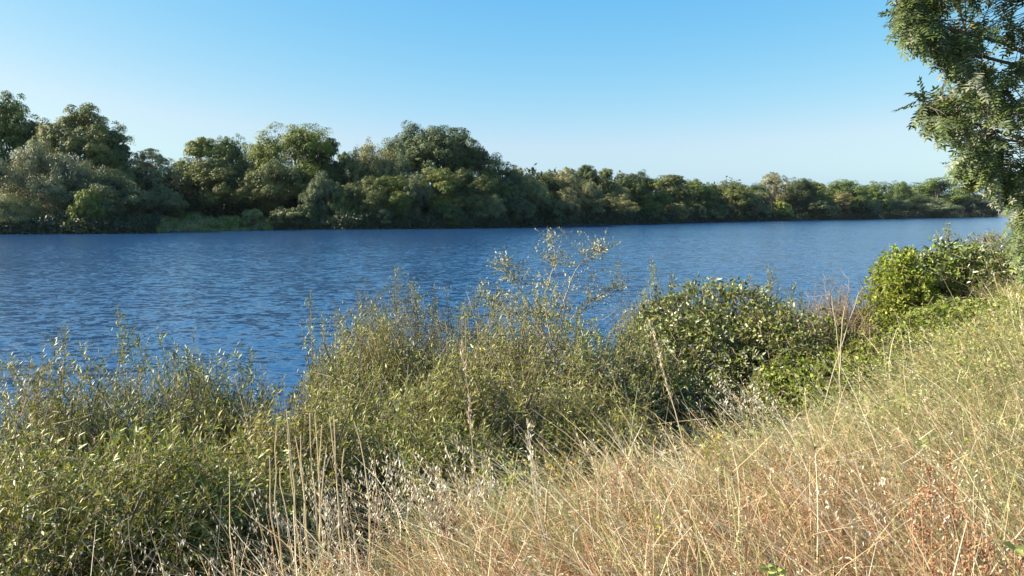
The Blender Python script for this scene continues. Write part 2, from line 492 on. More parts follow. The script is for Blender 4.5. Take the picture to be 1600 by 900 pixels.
# px centre, py top, px width, metres behind the shore, variant, tint, label
FAR = [
 (12, 150, 112, 26, 'poplar', 'green', 'tall leafy poplar behind the grey willow, cut by the picture edge'),
 (66, 188, 52, 24, 'tall1', 'dark', 'narrow dark tree filling the dip between two tall poplars'),
 (132, 166, 132, 20, 'poplar', 'olive', 'tall broad poplar with olive lit top behind the grey willow'),
 (186, 203, 34, 19, 'tall2', 'dark', 'slim dark tree leaning out beside the tall broad poplar'),
 (66, 224, 132, 7, 'greywillow', 'grey', 'huge billowing grey willow at the water below the tall poplars'),
 (18, 303, 78, 1, 'willow1', 'pale', 'low pale grey willow dome touching the water below the huge grey willow'),
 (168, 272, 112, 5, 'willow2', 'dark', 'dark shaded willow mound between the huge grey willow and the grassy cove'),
 (134, 294, 50, 0, 'bush1', 'yellow', 'small yellow-green bush in front of the dark shaded willow mound'),
 (190, 256, 60, 16, 'willow3', 'tan', 'low olive-tan willow behind the dark shaded willow mound'),
 (243, 233, 74, 17, 'sparse', 'pale', 'sparse grey-green tree with visible forked trunk behind the grassy cove'),
 (290, 250, 40, 30, 'tall2', 'pale', 'pale distant tree peeping between the forked tree and the twin topped tree'),
 (318, 214, 62, 19, 'tall1', 'yellow', 'yellow-green tree whose top forms the first of twin crowns beside the cove'),
 (366, 212, 60, 21, 'round3', 'green', 'dark green rounded crown joined to the yellow-green twin top'),
 (347, 246, 92, 15, 'round1', 'olive', 'dense rounded grey-green tree standing on the grassy cove'),
 (250, 290, 70, 13, 'willow3', 'olive', 'low leafy bush at the foot of the sparse forked tree'),
 (400, 243, 52, 14, 'round2', 'olive', 'middle-sized olive tree beside the great round tree'),
 (461, 195, 112, 15, 'bigoak', 'yellow', 'great round tree with yellow-green top, tallest one by the cove'),
 (517, 213, 38, 17, 'tall2', 'dark', 'dark side crown standing just behind the great round tree'),
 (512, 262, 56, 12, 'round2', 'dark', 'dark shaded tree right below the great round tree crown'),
 (432, 250, 84, 8, 'round3', 'olive', 'olive tree in front of the great round tree'),
 (543, 236, 30, 40, 'tall2', 'pale', 'thin pale blue-grey tree showing in the gap after the great round tree'),
 (577, 229, 68, 14, 'willow1', 'tan', 'tall olive-grey willow between the great round tree and the wide poplar'),
 (611, 232, 48, 18, 'willow3', 'olive', 'rounded olive crown overlapping the side of the wide flat poplar'),
 (688, 201, 152, 20, 'flat', 'dark', 'wide flat-topped poplar with sky showing through its crown'),
 (625, 250, 60, 10, 'willow2', 'blue', 'blue-green willow below the edge of the wide flat poplar'),
 (503, 278, 54, 2, 'willow2', 'blue', 'bluish round willow at the water below the great round tree'),
 (536, 288, 46, 4, 'bush1', 'tan', 'small tan-topped willow next to the bluish round willow'),
 (572, 275, 62, 3, 'round1', 'olive', 'ragged olive tree at the water after the bluish round willow'),
 (614, 274, 66, 2, 'round2', 'yellow', 'yellowish leafy tree at the water with black shade beneath'),
 (681, 261, 72, 5, 'round3', 'yellow', 'broad olive tree right below the wide flat poplar'),
 (648, 283, 52, 1, 'willow2', 'dark', 'dark willow hanging over the water below the wide flat poplar'),
 (735, 261, 70, 5, 'round1', 'olive', 'round olive tree at the shaded end of the wide flat poplar'),
 (776, 251, 62, 10, 'round2', 'tan', 'tan-olive tree where the skyline begins to fall after the wide poplar'),
 (812, 262, 46, 12, 'willow3', 'grey', 'grey-green crown on the falling skyline after the tan-olive tree'),
 (760, 300, 44, 1, 'willow1', 'olive', 'low bush-like willow at the water below the falling skyline'),
 (800, 300, 46, 1, 'willow3', 'dark', 'dark low willow at the water before the pale leaning willow'),
 (829, 282, 46, 3, 'willow2', 'pale', 'pale olive willow standing before the birch'),
 (851, 270, 46, 14, 'round3', 'olive', 'plain olive crown on the skyline before the birch'),
 (885, 263, 44, 8, 'sparse', 'pale', 'open birch with a pale trunk visible through its crown'),
 (914, 257, 32, 14, 'tall1', 'dark', 'highest dark pointed crown on the skyline past the birch'),
 (930, 268, 42, 10, 'round1', 'dark', 'dark rounded tree just past the pointed crown'),
 (947, 262, 28, 13, 'tall2', 'olive', 'narrow olive crown sticking up past the dark rounded tree'),
 (982, 271, 58, 14, 'flat', 'dark', 'dark flat-topped tree with a small patch of sky in it'),
 (1013, 278, 60, 5, 'round2', 'yellow', 'bright yellow-green tree, the brightest round crown in mid bank'),
 (855, 312, 40, 1, 'bush1', 'dark', 'dark shrub at the water below the birch'),
 (884, 300, 40, 2, 'willow2', 'olive', 'olive willow shrub at the water under the birch trunk'),
 (922, 286, 30, 5, 'willow1', 'grey', 'grey upright willow in front of the dark rounded tree'),
 (943, 304, 66, 2, 'willow3', 'tan', 'wide tan-brown willow spreading over the water'),
 (966, 294, 40, 5, 'willow1', 'tan', 'tan willow crown rising behind the wide tan-brown willow'),
 (1053, 272, 40, 10, 'tall1', 'olive', 'upright olive tree past the bright yellow-green tree'),
 (1083, 280, 50, 7, 'round3', 'green', 'deep green rounded tree after the upright olive tree'),
 (1109, 287, 30, 8, 'round1', 'dark', 'small dark crown after the deep green rounded tree'),
 (1057, 316, 30, 1, 'bush2', 'tan', 'tan bush at the water past the yellow-green tree'),
 (1085, 318, 30, 1, 'bush2', 'pale', 'pale bush at the water below the deep green rounded tree'),
 (1010, 322, 34, 0, 'bush1', 'dark', 'dark bush at the water below the yellow-green tree'),
 (1140, 283, 58, 9, 'round2', 'olive', 'wide low olive crown in the middle of the straight skyline'),
 (1174, 287, 40, 10, 'round1', 'dark', 'dark crown before the brown half-bare tree'),
 (1165, 300, 50, 4, 'willow1', 'olive', 'smooth round olive willow before the brown half-bare tree'),
 (1120, 318, 44, 1, 'bush1', 'olive', 'olive bush at the water below the wide low crown'),
 (1187, 321, 34, 1, 'bush2', 'pale', 'pale bush at the water before the brown half-bare tree'),
 (1212, 270, 36, 9, 'sparse', 'tan', 'brown half-bare tree sticking up from the straight skyline'),
 (1247, 278, 44, 9, 'round3', 'dark', 'dark green crown just past the brown half-bare tree'),
 (1273, 284, 32, 8, 'tall1', 'yellow', 'yellowish crown between two dark green ones past the half-bare tree'),
 (1222, 314, 30, 1, 'bush1', 'yellow', 'yellow-green bush at the water under the brown half-bare tree'),
 (1262, 306, 46, 3, 'willow3', 'dark', 'dark willow at the water past the yellow-green bush'),
 (1284, 317, 40, 1, 'bush2', 'tan', 'tan bush at the water past the dark willow'),
 (1324, 281, 62, 8, 'round1', 'green', 'wide mid-green tree toward the far end of the bank'),
 (1306, 300, 36, 3, 'sparse', 'tan', 'brownish thin tree before the wide mid-green tree'),
 (1368, 283, 42, 9, 'round2', 'green', 'green crown between the wide mid-green tree and the small round one'),
 (1345, 312, 50, 2, 'willow1', 'blue', 'bluish bush at the water below the wide mid-green tree'),
 (1402, 283, 32, 9, 'round3', 'green', 'small round-headed tree before the last big dome'),
 (1425, 300, 40, 6, 'round1', 'blue', 'bluish low tree in the dip before the last big dome'),
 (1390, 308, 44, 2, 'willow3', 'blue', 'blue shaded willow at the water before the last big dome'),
 (1463, 277, 74, 9, 'round2', 'green', 'last big dome-shaped tree of the far bank'),
 (1505, 290, 40, 8, 'tall1', 'olive', 'pale green tree following the last big dome'),
 (1455, 312, 60, 2, 'willow2', 'blue', 'dark blue bush at the water below the last big dome'),
 (1532, 300, 44, 8, 'sparse', 'blue', 'open bluish tree at the tip of the far bank by the locust'),
 (1515, 312, 46, 2, 'round3', 'blue', 'low bluish tree at the water near the tip of the far bank'),
 (1548, 316, 30, 4, 'willow1', 'blue', 'outermost low bush at the tip of the far bank'),
 (450, 325, 56, 0, 'bush2', 'pale', 'pale silvery bush with crooked trunks at the cove end'),
 (394, 326, 36, 0, 'bush2', 'pale', 'silvery small willow on the grassy cove edge'),
 (338, 349, 22, 0, 'bush2', 'yellow', 'small bright bush on the cove shore, first one from the snag'),
 (362, 347, 26, 0, 'bush1', 'yellow', 'bright yellow-green sedge bush in the middle of the cove shore'),
 (384, 350, 20, 0, 'bush2', 'yellow', 'little bright bush on the cove shore next to the silvery small willow'),
 (300, 330, 34, 12, 'bush1', 'tan', 'small tan bush on the meadow at the cove'),
 (478, 318, 40, 0, 'bush1', 'dark', 'dark bush just past the crooked silvery bush'),
 (700, 318, 50, 0, 'bush1', 'dark', 'black-green bush at the water below the broad olive tree'),
 (590, 322, 50, 0, 'bush2', 'blue', 'low blue-grey bush at the water below the ragged olive tree'),
]
proto_used = set()
for k, (px, py, wpx, back, kind, tint, label) in enumerate(FAR):
    T = V[kind]
    Yd = shore_y(px) + back + (wpx * 0 + 2)
    X0 = at(px, 345, Yd)[0]
    z = max(float(H(X0, Yd)), 0)
    top = at(px, py, Yd)[2]
    w = wpx / FPX * Yd * (1.12 if px < 760 else 1.28)
    cat = 'bush' if kind.startswith('bush') else 'tree'
    nm = {'willow': 'willow_tree', 'bush': 'riverside_bush', 'poplar': 'poplar_tree', 'flat': 'poplar_tree', 'greywillow': 'willow_tree'}
    name = next((v for q, v in nm.items() if kind.startswith(q)), 'broadleaf_tree')
    put_tree(T, name, label, cat, X0, Yd, top - z, w, rng.uniform(0, 6.28), TN[tint], 'trees and bushes of the far bank')

# low growth hanging over the water all along the far shore, and the wood behind: nobody could count either
def leaf_band(name, label, px0, px1, back0, back1, h0, h1, n, leaf, cols, skip=None):
    r = np.random.default_rng(len(name))
    px = r.uniform(px0, px1, n)
    tab = np.arange(px0 - 5, px1 + 6, 5.0); ty = np.array([shore_y(p) for p in tab])
    Y = np.interp(px, tab, ty)
    # even density along the bank rather than along the picture
    bk = r.uniform(back0, back1, n)
    Yd = Y + bk
    X = Yd * (px - CX) / FPX / 1.0
    hgt = h0 + (h1 - h0) * (.5 + .5 * noise2(X, Yd, 21, 9.0)) * (1 - .5 * np.abs((bk - (back0 + back1) / 2) / (back1 - back0)))
    if h1 > 8: hgt = hgt * np.where(px < 760, .74, 1.0)
    z = np.maximum(H(X, Yd), 0) + hgt * r.uniform(0, 1, n) ** 1.15
    pos = np.stack([X, Yd, z], 1)
    if skip is not None:
        k = ~((px > skip[0]) & (px < skip[1])); pos = pos[k]
    m = len(pos)
    sz = leaf * r.uniform(.6, 1.4, m)
    v, f = leaves(pos, rvec(m, r) + np.array([0, 0, -.3]), rvec(m, r) + np.array([-.2, -.5, .5]), sz, sz * .6, .25)
    B = Bag(); c = np.asarray(cols)[(noise2(pos[:, 0], pos[:, 1], 9, 14.0) * 1.5 + 1.5 + r.normal(size=m) * .4).clip(0, len(cols) - 1).astype(int)]
    B.add(v, f, per(np.clip(c * (1 + .2 * r.normal(size=(m, 1))), .01, .5), 4))
    return link(name, B.mesh(name, M_TREE), kind='stuff', label=label)
leaf_band('bank_undergrowth', 'dark leafy undergrowth hanging over the water along the far shore', -40, 1556, -.6, 3.5, 1.2, 4.2, 60000, .5, [(.05, .065, .03), (.07, .085, .035), (.09, .10, .05)], skip=(250, 424))
leaf_band('far_woodland', 'continuous wood closing the gaps behind the far bank trees', -60, 1552, 16, 30, 9, 15.5, 170000, .8, [(.055, .07, .03), (.07, .085, .035), (.085, .095, .045)])

# grassy cove
def cove():
    r = np.random.default_rng(55); n = 60000
    px = r.uniform(246, 428, n)
    tab = np.arange(240, 436, 5.0); ty = np.array([shore_y(p) for p in tab])
    bk = r.uniform(-.8, 24, n); Yd = np.interp(px, tab, ty) + bk
    X = Yd * (px - CX) / FPX
    hh = .25 + 1.1 * np.clip(noise2(X, Yd, 31, 5.0) + .1, 0, 1)
    pos = np.stack([X, Yd, np.maximum(H(X, Yd), 0)], 1)
    v, f = leaves(pos, rvec(n, r) * .5 + np.array([0, 0, 1]), rvec(n, r), hh * r.uniform(.5, 1.2, n), .22, .2)
    B = Bag(); c = np.where((noise2(X, Yd, 33, 8.0) > 0)[:, None], np.array([[.22, .26, .07]]), np.array([[.30, .26, .12]])) * (1 + .35 * noise2(X, Yd, 35, 3.0))[:, None].clip(.6, 1.5)
    B.add(v, f, per(np.clip(c * (1 + .25 * r.normal(size=(n, 1))), .02, .5), 4))
    link('cove_grass', B.mesh('cove_grass', M_TREE), kind='stuff', label='sunlit tall grass and sedge in the cove of the far bank')
cove()

# ------------------------------------------------------------------ foreground shrubs
WIL = [((.072, .086, .020), 4), ((.15, .165, .030), 3), ((.31, .30, .05), 2.0), ((.44, .43, .35), .7), ((.36, .25, .07), .15)]
def pick(pal, n, r):
    w = np.array([p[1] for p in pal], float); w /= w.sum()
    c = np.array([p[0] for p in pal])[r.choice(len(pal), n, p=w)]
    return np.clip(c * (1 + .16 * r.normal(size=(n, 1))), .01, .85)

def shoots(B, P0, D, L, r, pal, leafL, leafW, node, spread=.75, shape=DIAMOND, tip_col=None, bend=.25, stem_col=(.16, .12, .07), stem_r=.0022, mats=(0, 1), young=.5, down=0.0, collect=None):
    """leafy shoots: stems with leaves set spirally along them"""
    m = len(P0)
    bd = rvec(m, r) * bend; bd[:, 2] -= down
    k = 6
    P = curve(P0, D, L, bd, k)
    v, f = tubes(P, stem_r * np.linspace(1, .35, k)[None] * (L / .6)[:, None].clip(.6, 2), 3)
    B.add(v, f, per(np.clip(np.asarray(stem_col)[None] * (1 + .2 * r.normal(size=(m, 1))), .02, .8), k * 3), mats[1])
    cnt = np.maximum((L / node).astype(int), 3)
    idx = np.repeat(np.arange(m), cnt)
    u = (np.concatenate([np.arange(c) + r.uniform(0, .8, c) for c in cnt]) + .4) / np.repeat(cnt, cnt)
    u = .12 + .88 * np.clip(u, 0, 1)
    n = len(u)
    uu = u[:, None]
    pos = P0[idx] + D[idx] * (L[idx][:, None] * uu) + bd[idx] * (L[idx][:, None] * uu ** 2)
    tan = unit(D[idx] + 2 * bd[idx] * uu)
    e1 = unit(np.cross(tan, np.array([.2, .3, .9]) + 0 * tan)); e2 = np.cross(tan, e1)
    phi = np.arange(n) * 2.4 + r.uniform(0, .6, n)
    rad = e1 * np.cos(phi)[:, None] + e2 * np.sin(phi)[:, None]
    sp = spread * (1.15 - .55 * u)[:, None]
    ax = unit(tan * (1 - sp * .6) + rad * sp + rvec(n, r) * .25)
    nr = unit(tan + rvec(n, r) * .45 + np.array([0, 0, .5]))
    ll = leafL * r.uniform(.6, 1.2, n) * (1 - .35 * u ** 3)
    c = pick(pal, n, r)
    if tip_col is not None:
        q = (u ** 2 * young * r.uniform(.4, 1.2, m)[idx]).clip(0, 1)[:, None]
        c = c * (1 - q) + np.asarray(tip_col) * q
    v, f = leaves(pos, ax, nr, ll, leafW * r.uniform(.75, 1.2, n) * ll / leafL, .35, shape)
    B.add(v, f, per(c, len(shape[0])), mats[0])
    if collect is not None: collect.append((pos, ax, nr, ll, c))

LEAFMESH = {}
def leaf_mesh(kind, m):
    if kind not in LEAFMESH:
        T, F = OVAL
        wr = {'willow': .2, 'broad': .55, 'vine': .85, 'young': .5}[kind]
        v = T.copy(); v[:, 1] *= wr; v[:, 2] *= wr * .35
        LEAFMESH[kind] = mesh(kind + '_leaf', v, F, m, np.ones((len(v), 3)))
    return LEAFMESH[kind]

def single_leaves(parent, origin, pos, ax, nr, ll, c, kind, m, limit, scale=1.0):
    """the leaves that show largest are objects of their own"""
    me = leaf_mesh(kind, m)
    for i in limit:
        a = Vector(ax[i]).normalized(); nn = Vector(nr[i]); nn = (nn - a * nn.dot(a)).normalized(); s = a.cross(nn)
        M = Matrix((a, s, nn)).transposed().to_4x4() @ Matrix.Scale(float(ll[i]) * scale, 4)
        M.translation = Vector(pos[i] - origin)
        o = link('leaf', me, parent, color=tuple(float(q) for q in c[i]))
        o.matrix_local = M

def bush(name, label, cat, px, Y, rx, ry, ztop, n, group, seed, pal=WIL, leafL=.066, leafW=.0145, node=.021, kind='willow', m=None, shape=DIAMOND,
         tip_col=(.39, .38, .06), young=.6, up=.62, slen=(.25, .6), spikes=(), hull=.62, singles=110, spread=1.0, down=0.0, bend=.25, zfloor=.0, stem_col=(.30, .22, .14), nstem=6, X=None, tight=False):
    r = np.random.default_rng(seed)
    if X is None: X = at(px, 600, Y)[0]
    zb = float(H(X, Y)); zb = max(zb, -.1)
    org = np.array([X, Y, zb]); o = root(name, label, cat, tuple(org), group)
    hh = ztop - zb
    m = m or M_WILLOW
    tone = np.array([r.uniform(.85, 1.08), r.uniform(.95, 1.1), r.uniform(.7, 1.1)]); pal = [(tuple(np.array(c_) * tone), w_) for c_, w_ in pal]
    leafL = leafL * r.uniform(.88, 1.15)
    # shoot tips fill a dome, more of them near its surface
    n = int(n * 1.75); hh0 = hh; hh = hh * 1.08
    d = rvec(n, r); d[:, 2] = np.abs(d[:, 2]) ** .55
    q = (hull + (1 - hull) * r.uniform(size=n) ** .5) * np.where(r.uniform(size=n) < .2, r.uniform(.3, 1, n), 1)
    nc = max(10, n // 26)
    cd = rvec(nc, r); cd[:, 2] = np.abs(cd[:, 2]) ** .5
    if tight: cq0 = .90 + .13 * r.uniform(size=nc)
    ci = r.integers(0, nc, n); clump = r.uniform(size=n) < .8
    cq = .74 + .34 * r.uniform(size=nc) ** 1.5 + (.62 - hull) * -.1
    if tight: cq = cq0
    
    d = np.where(clump[:, None], cd[ci] + r.normal(size=(n, 3)) * .13, d); q = np.where(clump, cq[ci] * (1 - .25 * r.uniform(size=n) ** 2), q)
    d[:, 2] = np.abs(d[:, 2])
    lump = 1 + .16 * noise2(d[:, 0] * 3, d[:, 1] * 3 + d[:, 2] * 2, seed, 2.2)
    tip = np.stack([d[:, 0] * rx, d[:, 1] * ry, zfloor * hh + d[:, 2] * (hh * (1 - zfloor)) * 1.0], 1) * (q * lump)[:, None]
    far_out = np.linalg.norm(tip / np.array([rx, ry, hh]), axis=1)
    tip *= (np.minimum(far_out, 1.03 + .09 * r.uniform(size=n) ** 2) / np.maximum(far_out, 1e-6))[:, None]   # no stray shoots standing off the bush
    low = r.uniform(size=n) < .24                                   # skirts of the bush
    tip[low, 2] = tip[low, 2] * r.uniform(.15, .8, low.sum())
    # follow the slope of the ground
    gz = H(tip[:, 0] + X, tip[:, 1] + Y)
    tip[:, 2] = np.maximum(tip[:, 2], np.maximum(gz, 0) - zb + .08)
    cdir = rvec(nc, r) * .5
    D = unit(unit(tip) * .6 + np.array([0, 0, up * .75]) + rvec(n, r) * .62 + np.where(clump[:, None], cdir[ci], 0))
    L = r.uniform(*slen, n)
    B = Bag(); got = []
    hi = np.clip(tip[:, 2] / max(hh, .1), 0, 1); shade_low = hi < r.uniform(.25, .75, n)
    pal_shade = [(tuple(np.array(c_) * np.array([.6, .66, .75])), w_) for c_, w_ in pal] + [((.42, .42, .34), sum(w_ for _, w_ in pal) * .16), ((.22, .14, .07), sum(w_ for _, w_ in pal) * .03)]  # lower shoots: leaf colour darkened to stand for shade inside the bush
    dull = shade_low
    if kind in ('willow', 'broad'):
        shoots(B, (tip - D * L[:, None])[dull], D[dull], L[dull], r, pal_shade, leafL * .95, leafW, node * 1.1, spread, shape, tip_col, bend, down=down, young=.08, stem_col=stem_col, collect=got, stem_r=.0024 + .0003 * Y)
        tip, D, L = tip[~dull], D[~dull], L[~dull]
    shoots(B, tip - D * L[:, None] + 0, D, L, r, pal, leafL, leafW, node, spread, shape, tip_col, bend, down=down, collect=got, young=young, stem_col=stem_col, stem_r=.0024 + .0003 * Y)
    fo = link('foliage', B.mesh(name + '_foliage', [m, M_STEM]), o, kind='stuff')
    # main stems, each one a part
    for k in range(nstem):
        a = r.uniform(0, 6.28)
        d2 = unit(np.array([[math.cos(a) * rx * .75, math.sin(a) * ry * .75, hh * .95]]) + r.normal(size=(1, 3)) * .08)
        Lk = np.array([hh * r.uniform(.75, 1.0)])
        P = curve(np.array([[r.normal() * .05, r.normal() * .05, -.05]]), d2, Lk, rvec(1, r) * .15, 7)
        P[:, 1:-1] += r.normal(size=(1, 5, 3)) * .015
        v, f = tubes(P, np.linspace(.016, .005, 7)[None], 5)
        link('stem', mesh('stem', v, f, M_BARK, smooth_shade=True), o)
    # single leaves on the side that shows
    pos, ax, nr, ll, c = [np.concatenate([g[i] for g in got]) for i in range(5)]
    view = np.linalg.norm(pos + org - np.array([0, 0, EYE]), axis=1)
    order = np.argsort(view + r.normal(size=len(view)) * .25 * rx - .8 * pos[:, 2])[:singles]
    if singles: single_leaves(o, np.zeros(3), pos + ax * .004, ax, nr, ll * 1.12, c, kind, m, order)
    # leafy shoots standing clear of the bush
    for (sx, sy, Ls, ns) in spikes:
        tp = at(sx, sy, Y) - org
        B = Bag(); base = tp - np.array([r.normal() * .1 * Ls, 0, Ls])
        dd = unit((tp - base)[None])
        ns = int(ns * 1.8) + 2
        shoots(B, base[None], dd, np.array([Ls]), r, pal, leafL * 1.05, leafW * 1.1, node * .8, spread, shape, tip_col, .1, young=.8, stem_r=.003 + .00025 * Y, stem_col=stem_col)
        if ns:
            u = r.uniform(.35, .95, ns)
            p0 = base[None] + (tp - base)[None] * u[:, None]
            D2 = unit(rvec(ns, r) * np.array([.9, .9, .3]) + np.array([0, 0, .9]))
            shoots(B, p0, D2, r.uniform(.12, .30, ns) * min(Ls + .3, 1.0) * (1.25 - u), r, pal, leafL, leafW, node, spread, shape, tip_col, .2, young=.7, stem_col=stem_col)
        link('shoot', B.mesh('shoot', [m, M_STEM]), o, kind='stuff')
    return o

G1 = 'willow bushes along the near bank'
zt = lambda py, Y, px=800: float(at(px, py, Y)[2])
B_ = lambda *a, **k: bush('willow_bush', *a, **k)
B_('yellow-green willow bush at the picture edge, its top shoot alone against the water', 'bush', 35, 6.6, 1.25, 1.1, zt(586, 6.6), 1100, G1, 101, spikes=[(95, 508, .6, 4), (128, 540, .4, 2), (20, 560, .3, 1), (52, 578, .3, 1)])
B_('willow bush with a bushy tuft rising highest over the water', 'bush', 200, 7.0, 1.2, 1.1, zt(572, 7.0), 1100, G1, 102, spikes=[(188, 490, .75, 14), (212, 515, .5, 6), (250, 515, .5, 3), (160, 560, .3, 1)])
B_('dense willow bush with even rounded top beside the tufted one', 'bush', 325, 7.2, .72, .9, zt(570, 7.2), 1000, G1, 103, spikes=[(278, 535, .4, 4), (300, 545, .4, 2), (345, 550, .3, 2), (395, 542, .45, 5), (370, 540, .4, 3)])
B_('dark lower willow bush filling the bottom picture corner', 'bush', 60, 4.0, 1.1, .9, zt(690, 4.0), 1100, G1, 104, singles=200)
B_('willow bush in front of the tufted one, with grey undersides', 'bush', 250, 4.5, 1.0, .85, zt(690, 4.5), 1100, G1, 105, singles=200)
B_('low willow bush behind the tall straw stalks', 'bush', 420, 5.3, .85, .75, zt(640, 5.3), 900, G1, 106, singles=160)
B_('willow bush with one leaning yellow tipped shoot beside the water gap', 'bush', 535, 7.4, .55, .9, zt(575, 7.4), 800, G1, 107, spikes=[(484, 468, 1.0, 9), (520, 545, .4, 3)])
THIN = [((.15, .15, .055), 3), ((.22, .21, .09), 2), ((.28, .27, .17), 1.5), ((.20, .20, .04), 1.5)]
B_('thin twiggy grey willow with bristling sprays against the water', 'bush', 630, 9.5, 1.25, 1.1, zt(480, 9.5), 1500, G1, 108, pal=THIN, leafL=.052, leafW=.014, node=.022, slen=(.22, .5), bend=.5, hull=.5, young=.2, up=.7, stem_col=(.2, .16, .12),
   spikes=[(622, 418, .7, 10), (648, 436, .7, 10), (684, 446, .7, 9), (560, 490, .5, 6), (520, 482, .4, 6), (700, 450, .6, 6), (585, 470, .6, 6)])
B_('broad willow bush in mid bank below the twiggy grey one', 'bush', 610, 6.4, 1.05, .95, zt(590, 6.4), 1100, G1, 109, singles=140)
B_('willow bush behind the white oat spikelets', 'bush', 760, 6.6, .95, .95, zt(556, 6.6), 1000, G1, 110, singles=140)
B_('willow bush right behind the leaning yellow tipped shoot', 'bush', 575, 8.6, .7, .9, zt(520, 8.6), 1000, G1, 115, pal=THIN + WIL[:3], spikes=[(505, 492, .5, 5), (560, 480, .5, 5)])
B_('bush of mixed grey shoots under the sapling branches', 'bush', 745, 9.2, 1.0, .9, zt(492, 9.2), 1000, G1, 116, pal=THIN + WIL[:2], leafL=.055, spikes=[(740, 452, .5, 6), (720, 470, .5, 5), (775, 480, .4, 5)])
for _k, (_x, _y) in enumerate(((-6.2, 5.2), (-5.2, 3.3), (-4.0, 1.6), (-7.6, 7.4))):  # unseen bushes, added to shade the corner willows from the sun side
    bush('willow_bush', '%s unseen willow bush added outside the picture to shade the corner willows' % ('first', 'second', 'third', 'fourth')[_k], 'bush', 0, _y, 1.3, 1.1, float(H(_x, _y)) + 1.7, 500, G1, 150 + _k, singles=0, X=_x)
B_('willow bush below the open sapling', 'bush', 830, 8.6, 1.1, 1.0, zt(482, 8.6), 1100, G1, 111, pal=THIN + WIL, leafL=.055, spikes=[(760, 505, .4, 4)])
B_('grey-green willow bush between sapling and broad leaved bush', 'bush', 945, 8.0, .95, .9, zt(510, 8.0), 1000, G1, 112, pal=WIL[:2] + WIL[3:4])
B_('short willow bush where the dry grass begins', 'bush', 660, 5.5, .8, .7, zt(660, 5.5), 800, G1, 113, singles=120)
B_('small willow bush beside the leaning feathery grass stalk', 'bush', 900, 6.6, .85, .8, zt(620, 6.6), 850, G1, 114, singles=120)

# broad leaved round bush with willow shoots behind
BRO = [((.070, .095, .025), 4.5), ((.12, .15, .04), 2.5), ((.27, .28, .17), 1.3), ((.21, .24, .05), 1.3)]
def BB(*a, **k):
    kw = dict(m=M_BROAD, kind='broad', shape=OVAL, leafL=.068, leafW=.036, node=.036, pal=BRO, tip_col=(.34, .36, .06), young=.5, slen=(.14, .3), down=.3, up=.3, tight=True)  # yellow tips also paint a sunlit top into the leaf colour
    kw.update(k); return bush('broadleaf_bush', *a, **kw)
G2 = 'broad leaved bushes on the near bank'
BB('big rounded broad leaved bush at the centre of the bank', 'bush', 1120, 10.2, 1.5, 1.2, zt(460, 10.2), 2500, G2, 121, singles=200)
BB('broad leaved bush joined to the dark hollow behind the grass', 'bush', 1225, 9.4, .9, .9, zt(485, 9.4), 900, G2, 122, singles=120)
BB('low broad leaved bush in front of the big rounded one', 'bush', 1050, 8.2, .8, .7, zt(575, 8.2), 750, G2, 123, singles=120, pal=BRO + [((.2, .26, .05), 1)])
B_('tall pale willow behind the big rounded bush, with drooping shoots', 'bush', 1040, 12.4, .85, .8, zt(455, 12.4), 800, G1, 124, spikes=[(1020, 408, .8, 14), (1052, 425, .7, 12), (1078, 440, .5, 8), (1100, 448, .4, 5)])
B_('willow with two upright shoots rising behind the big rounded bush', 'bush', 1205, 12.6, 1.0, .8, zt(472, 12.6), 800, G1, 125, spikes=[(1200, 414, .8, 16), (1173, 430, .6, 5), (1240, 440, .6, 8), (1252, 455, .4, 5), (1216, 440, .5, 5)])
# vine covered mounds
VIN = [((.15, .19, .035), 4), ((.23, .27, .05), 3), ((.36, .37, .12), 1.5), ((.09, .13, .03), 2)]
G3 = 'vine covered bushes on the near bank'
def VB(*a, **k):
    kw = dict(m=M_VINE, kind='vine', shape=OVAL, leafL=.068, leafW=.048, node=.034, pal=VIN, tip_col=(.40, .40, .08), young=.35, slen=(.14, .3), down=.4, up=.3, tight=True, singles=130)
    kw.update(k); return bush('vine_bush', *a, **kw)
VB('bright yellow-green vine hanging over a bush by the water', 'vine', 1397, 12.6, .62, .7, zt(400, 12.6), 1300, G3, 131, pal=[((.21, .27, .04), 4), ((.29, .33, .05), 3), ((.38, .40, .10), 1), ((.10, .15, .03), 1.2)], tip_col=(.36, .38, .06), young=.35, spikes=[])
BB('dark hollowed bush with large pale-edged leaves beside the vine', 'bush', 1480, 13.2, 1.02, .9, zt(394, 13.2), 1900, G2, 132, leafL=.10, leafW=.055, node=.05, singles=200)
BB('fine leaved olive bush behind the dark hollowed one', 'bush', 1540, 15.2, 1.1, 1.0, zt(376, 15.2), 1300, G2, 133, leafL=.05, leafW=.022, node=.03, pal=[((.12, .13, .035), 3), ((.19, .19, .06), 2)], singles=60)
B_('slender willow tuft poking above the bushes near the locust tree', 'bush', 1478, 15.0, .35, .35, zt(385, 15.0), 220, G1, 134, spikes=[(1480, 346, .6, 14), (1466, 362, .5, 8), (1497, 368, .4, 6), (1524, 376, .35, 6)], singles=30)
BB('dark green bush below the locust tree', 'bush', 1590, 12.8, 1.15, 1.0, zt(376, 12.8), 1500, G2, 135, leafL=.06, leafW=.028, pal=[((.07, .10, .03), 3), ((.10, .13, .035), 2)], singles=60)
VB('low vine mound spilling into the grass below the big rounded bush', 'vine', 1300, 8.6, .9, .9, zt(548, 8.6), 900, G3, 136, leafL=.055, leafW=.036, node=.03)
VB('vine mound below the dark hollowed bush', 'vine', 1430, 8.8, 1.1, .9, zt(528, 8.8), 1000, G3, 137, leafL=.055, leafW=.036, node=.03)
VB('vine mound at the picture edge under the long pale grass', 'vine', 1550, 9.6, 1.2, .9, zt(470, 9.6), 1100, G3, 138, leafL=.055, leafW=.036, node=.03)
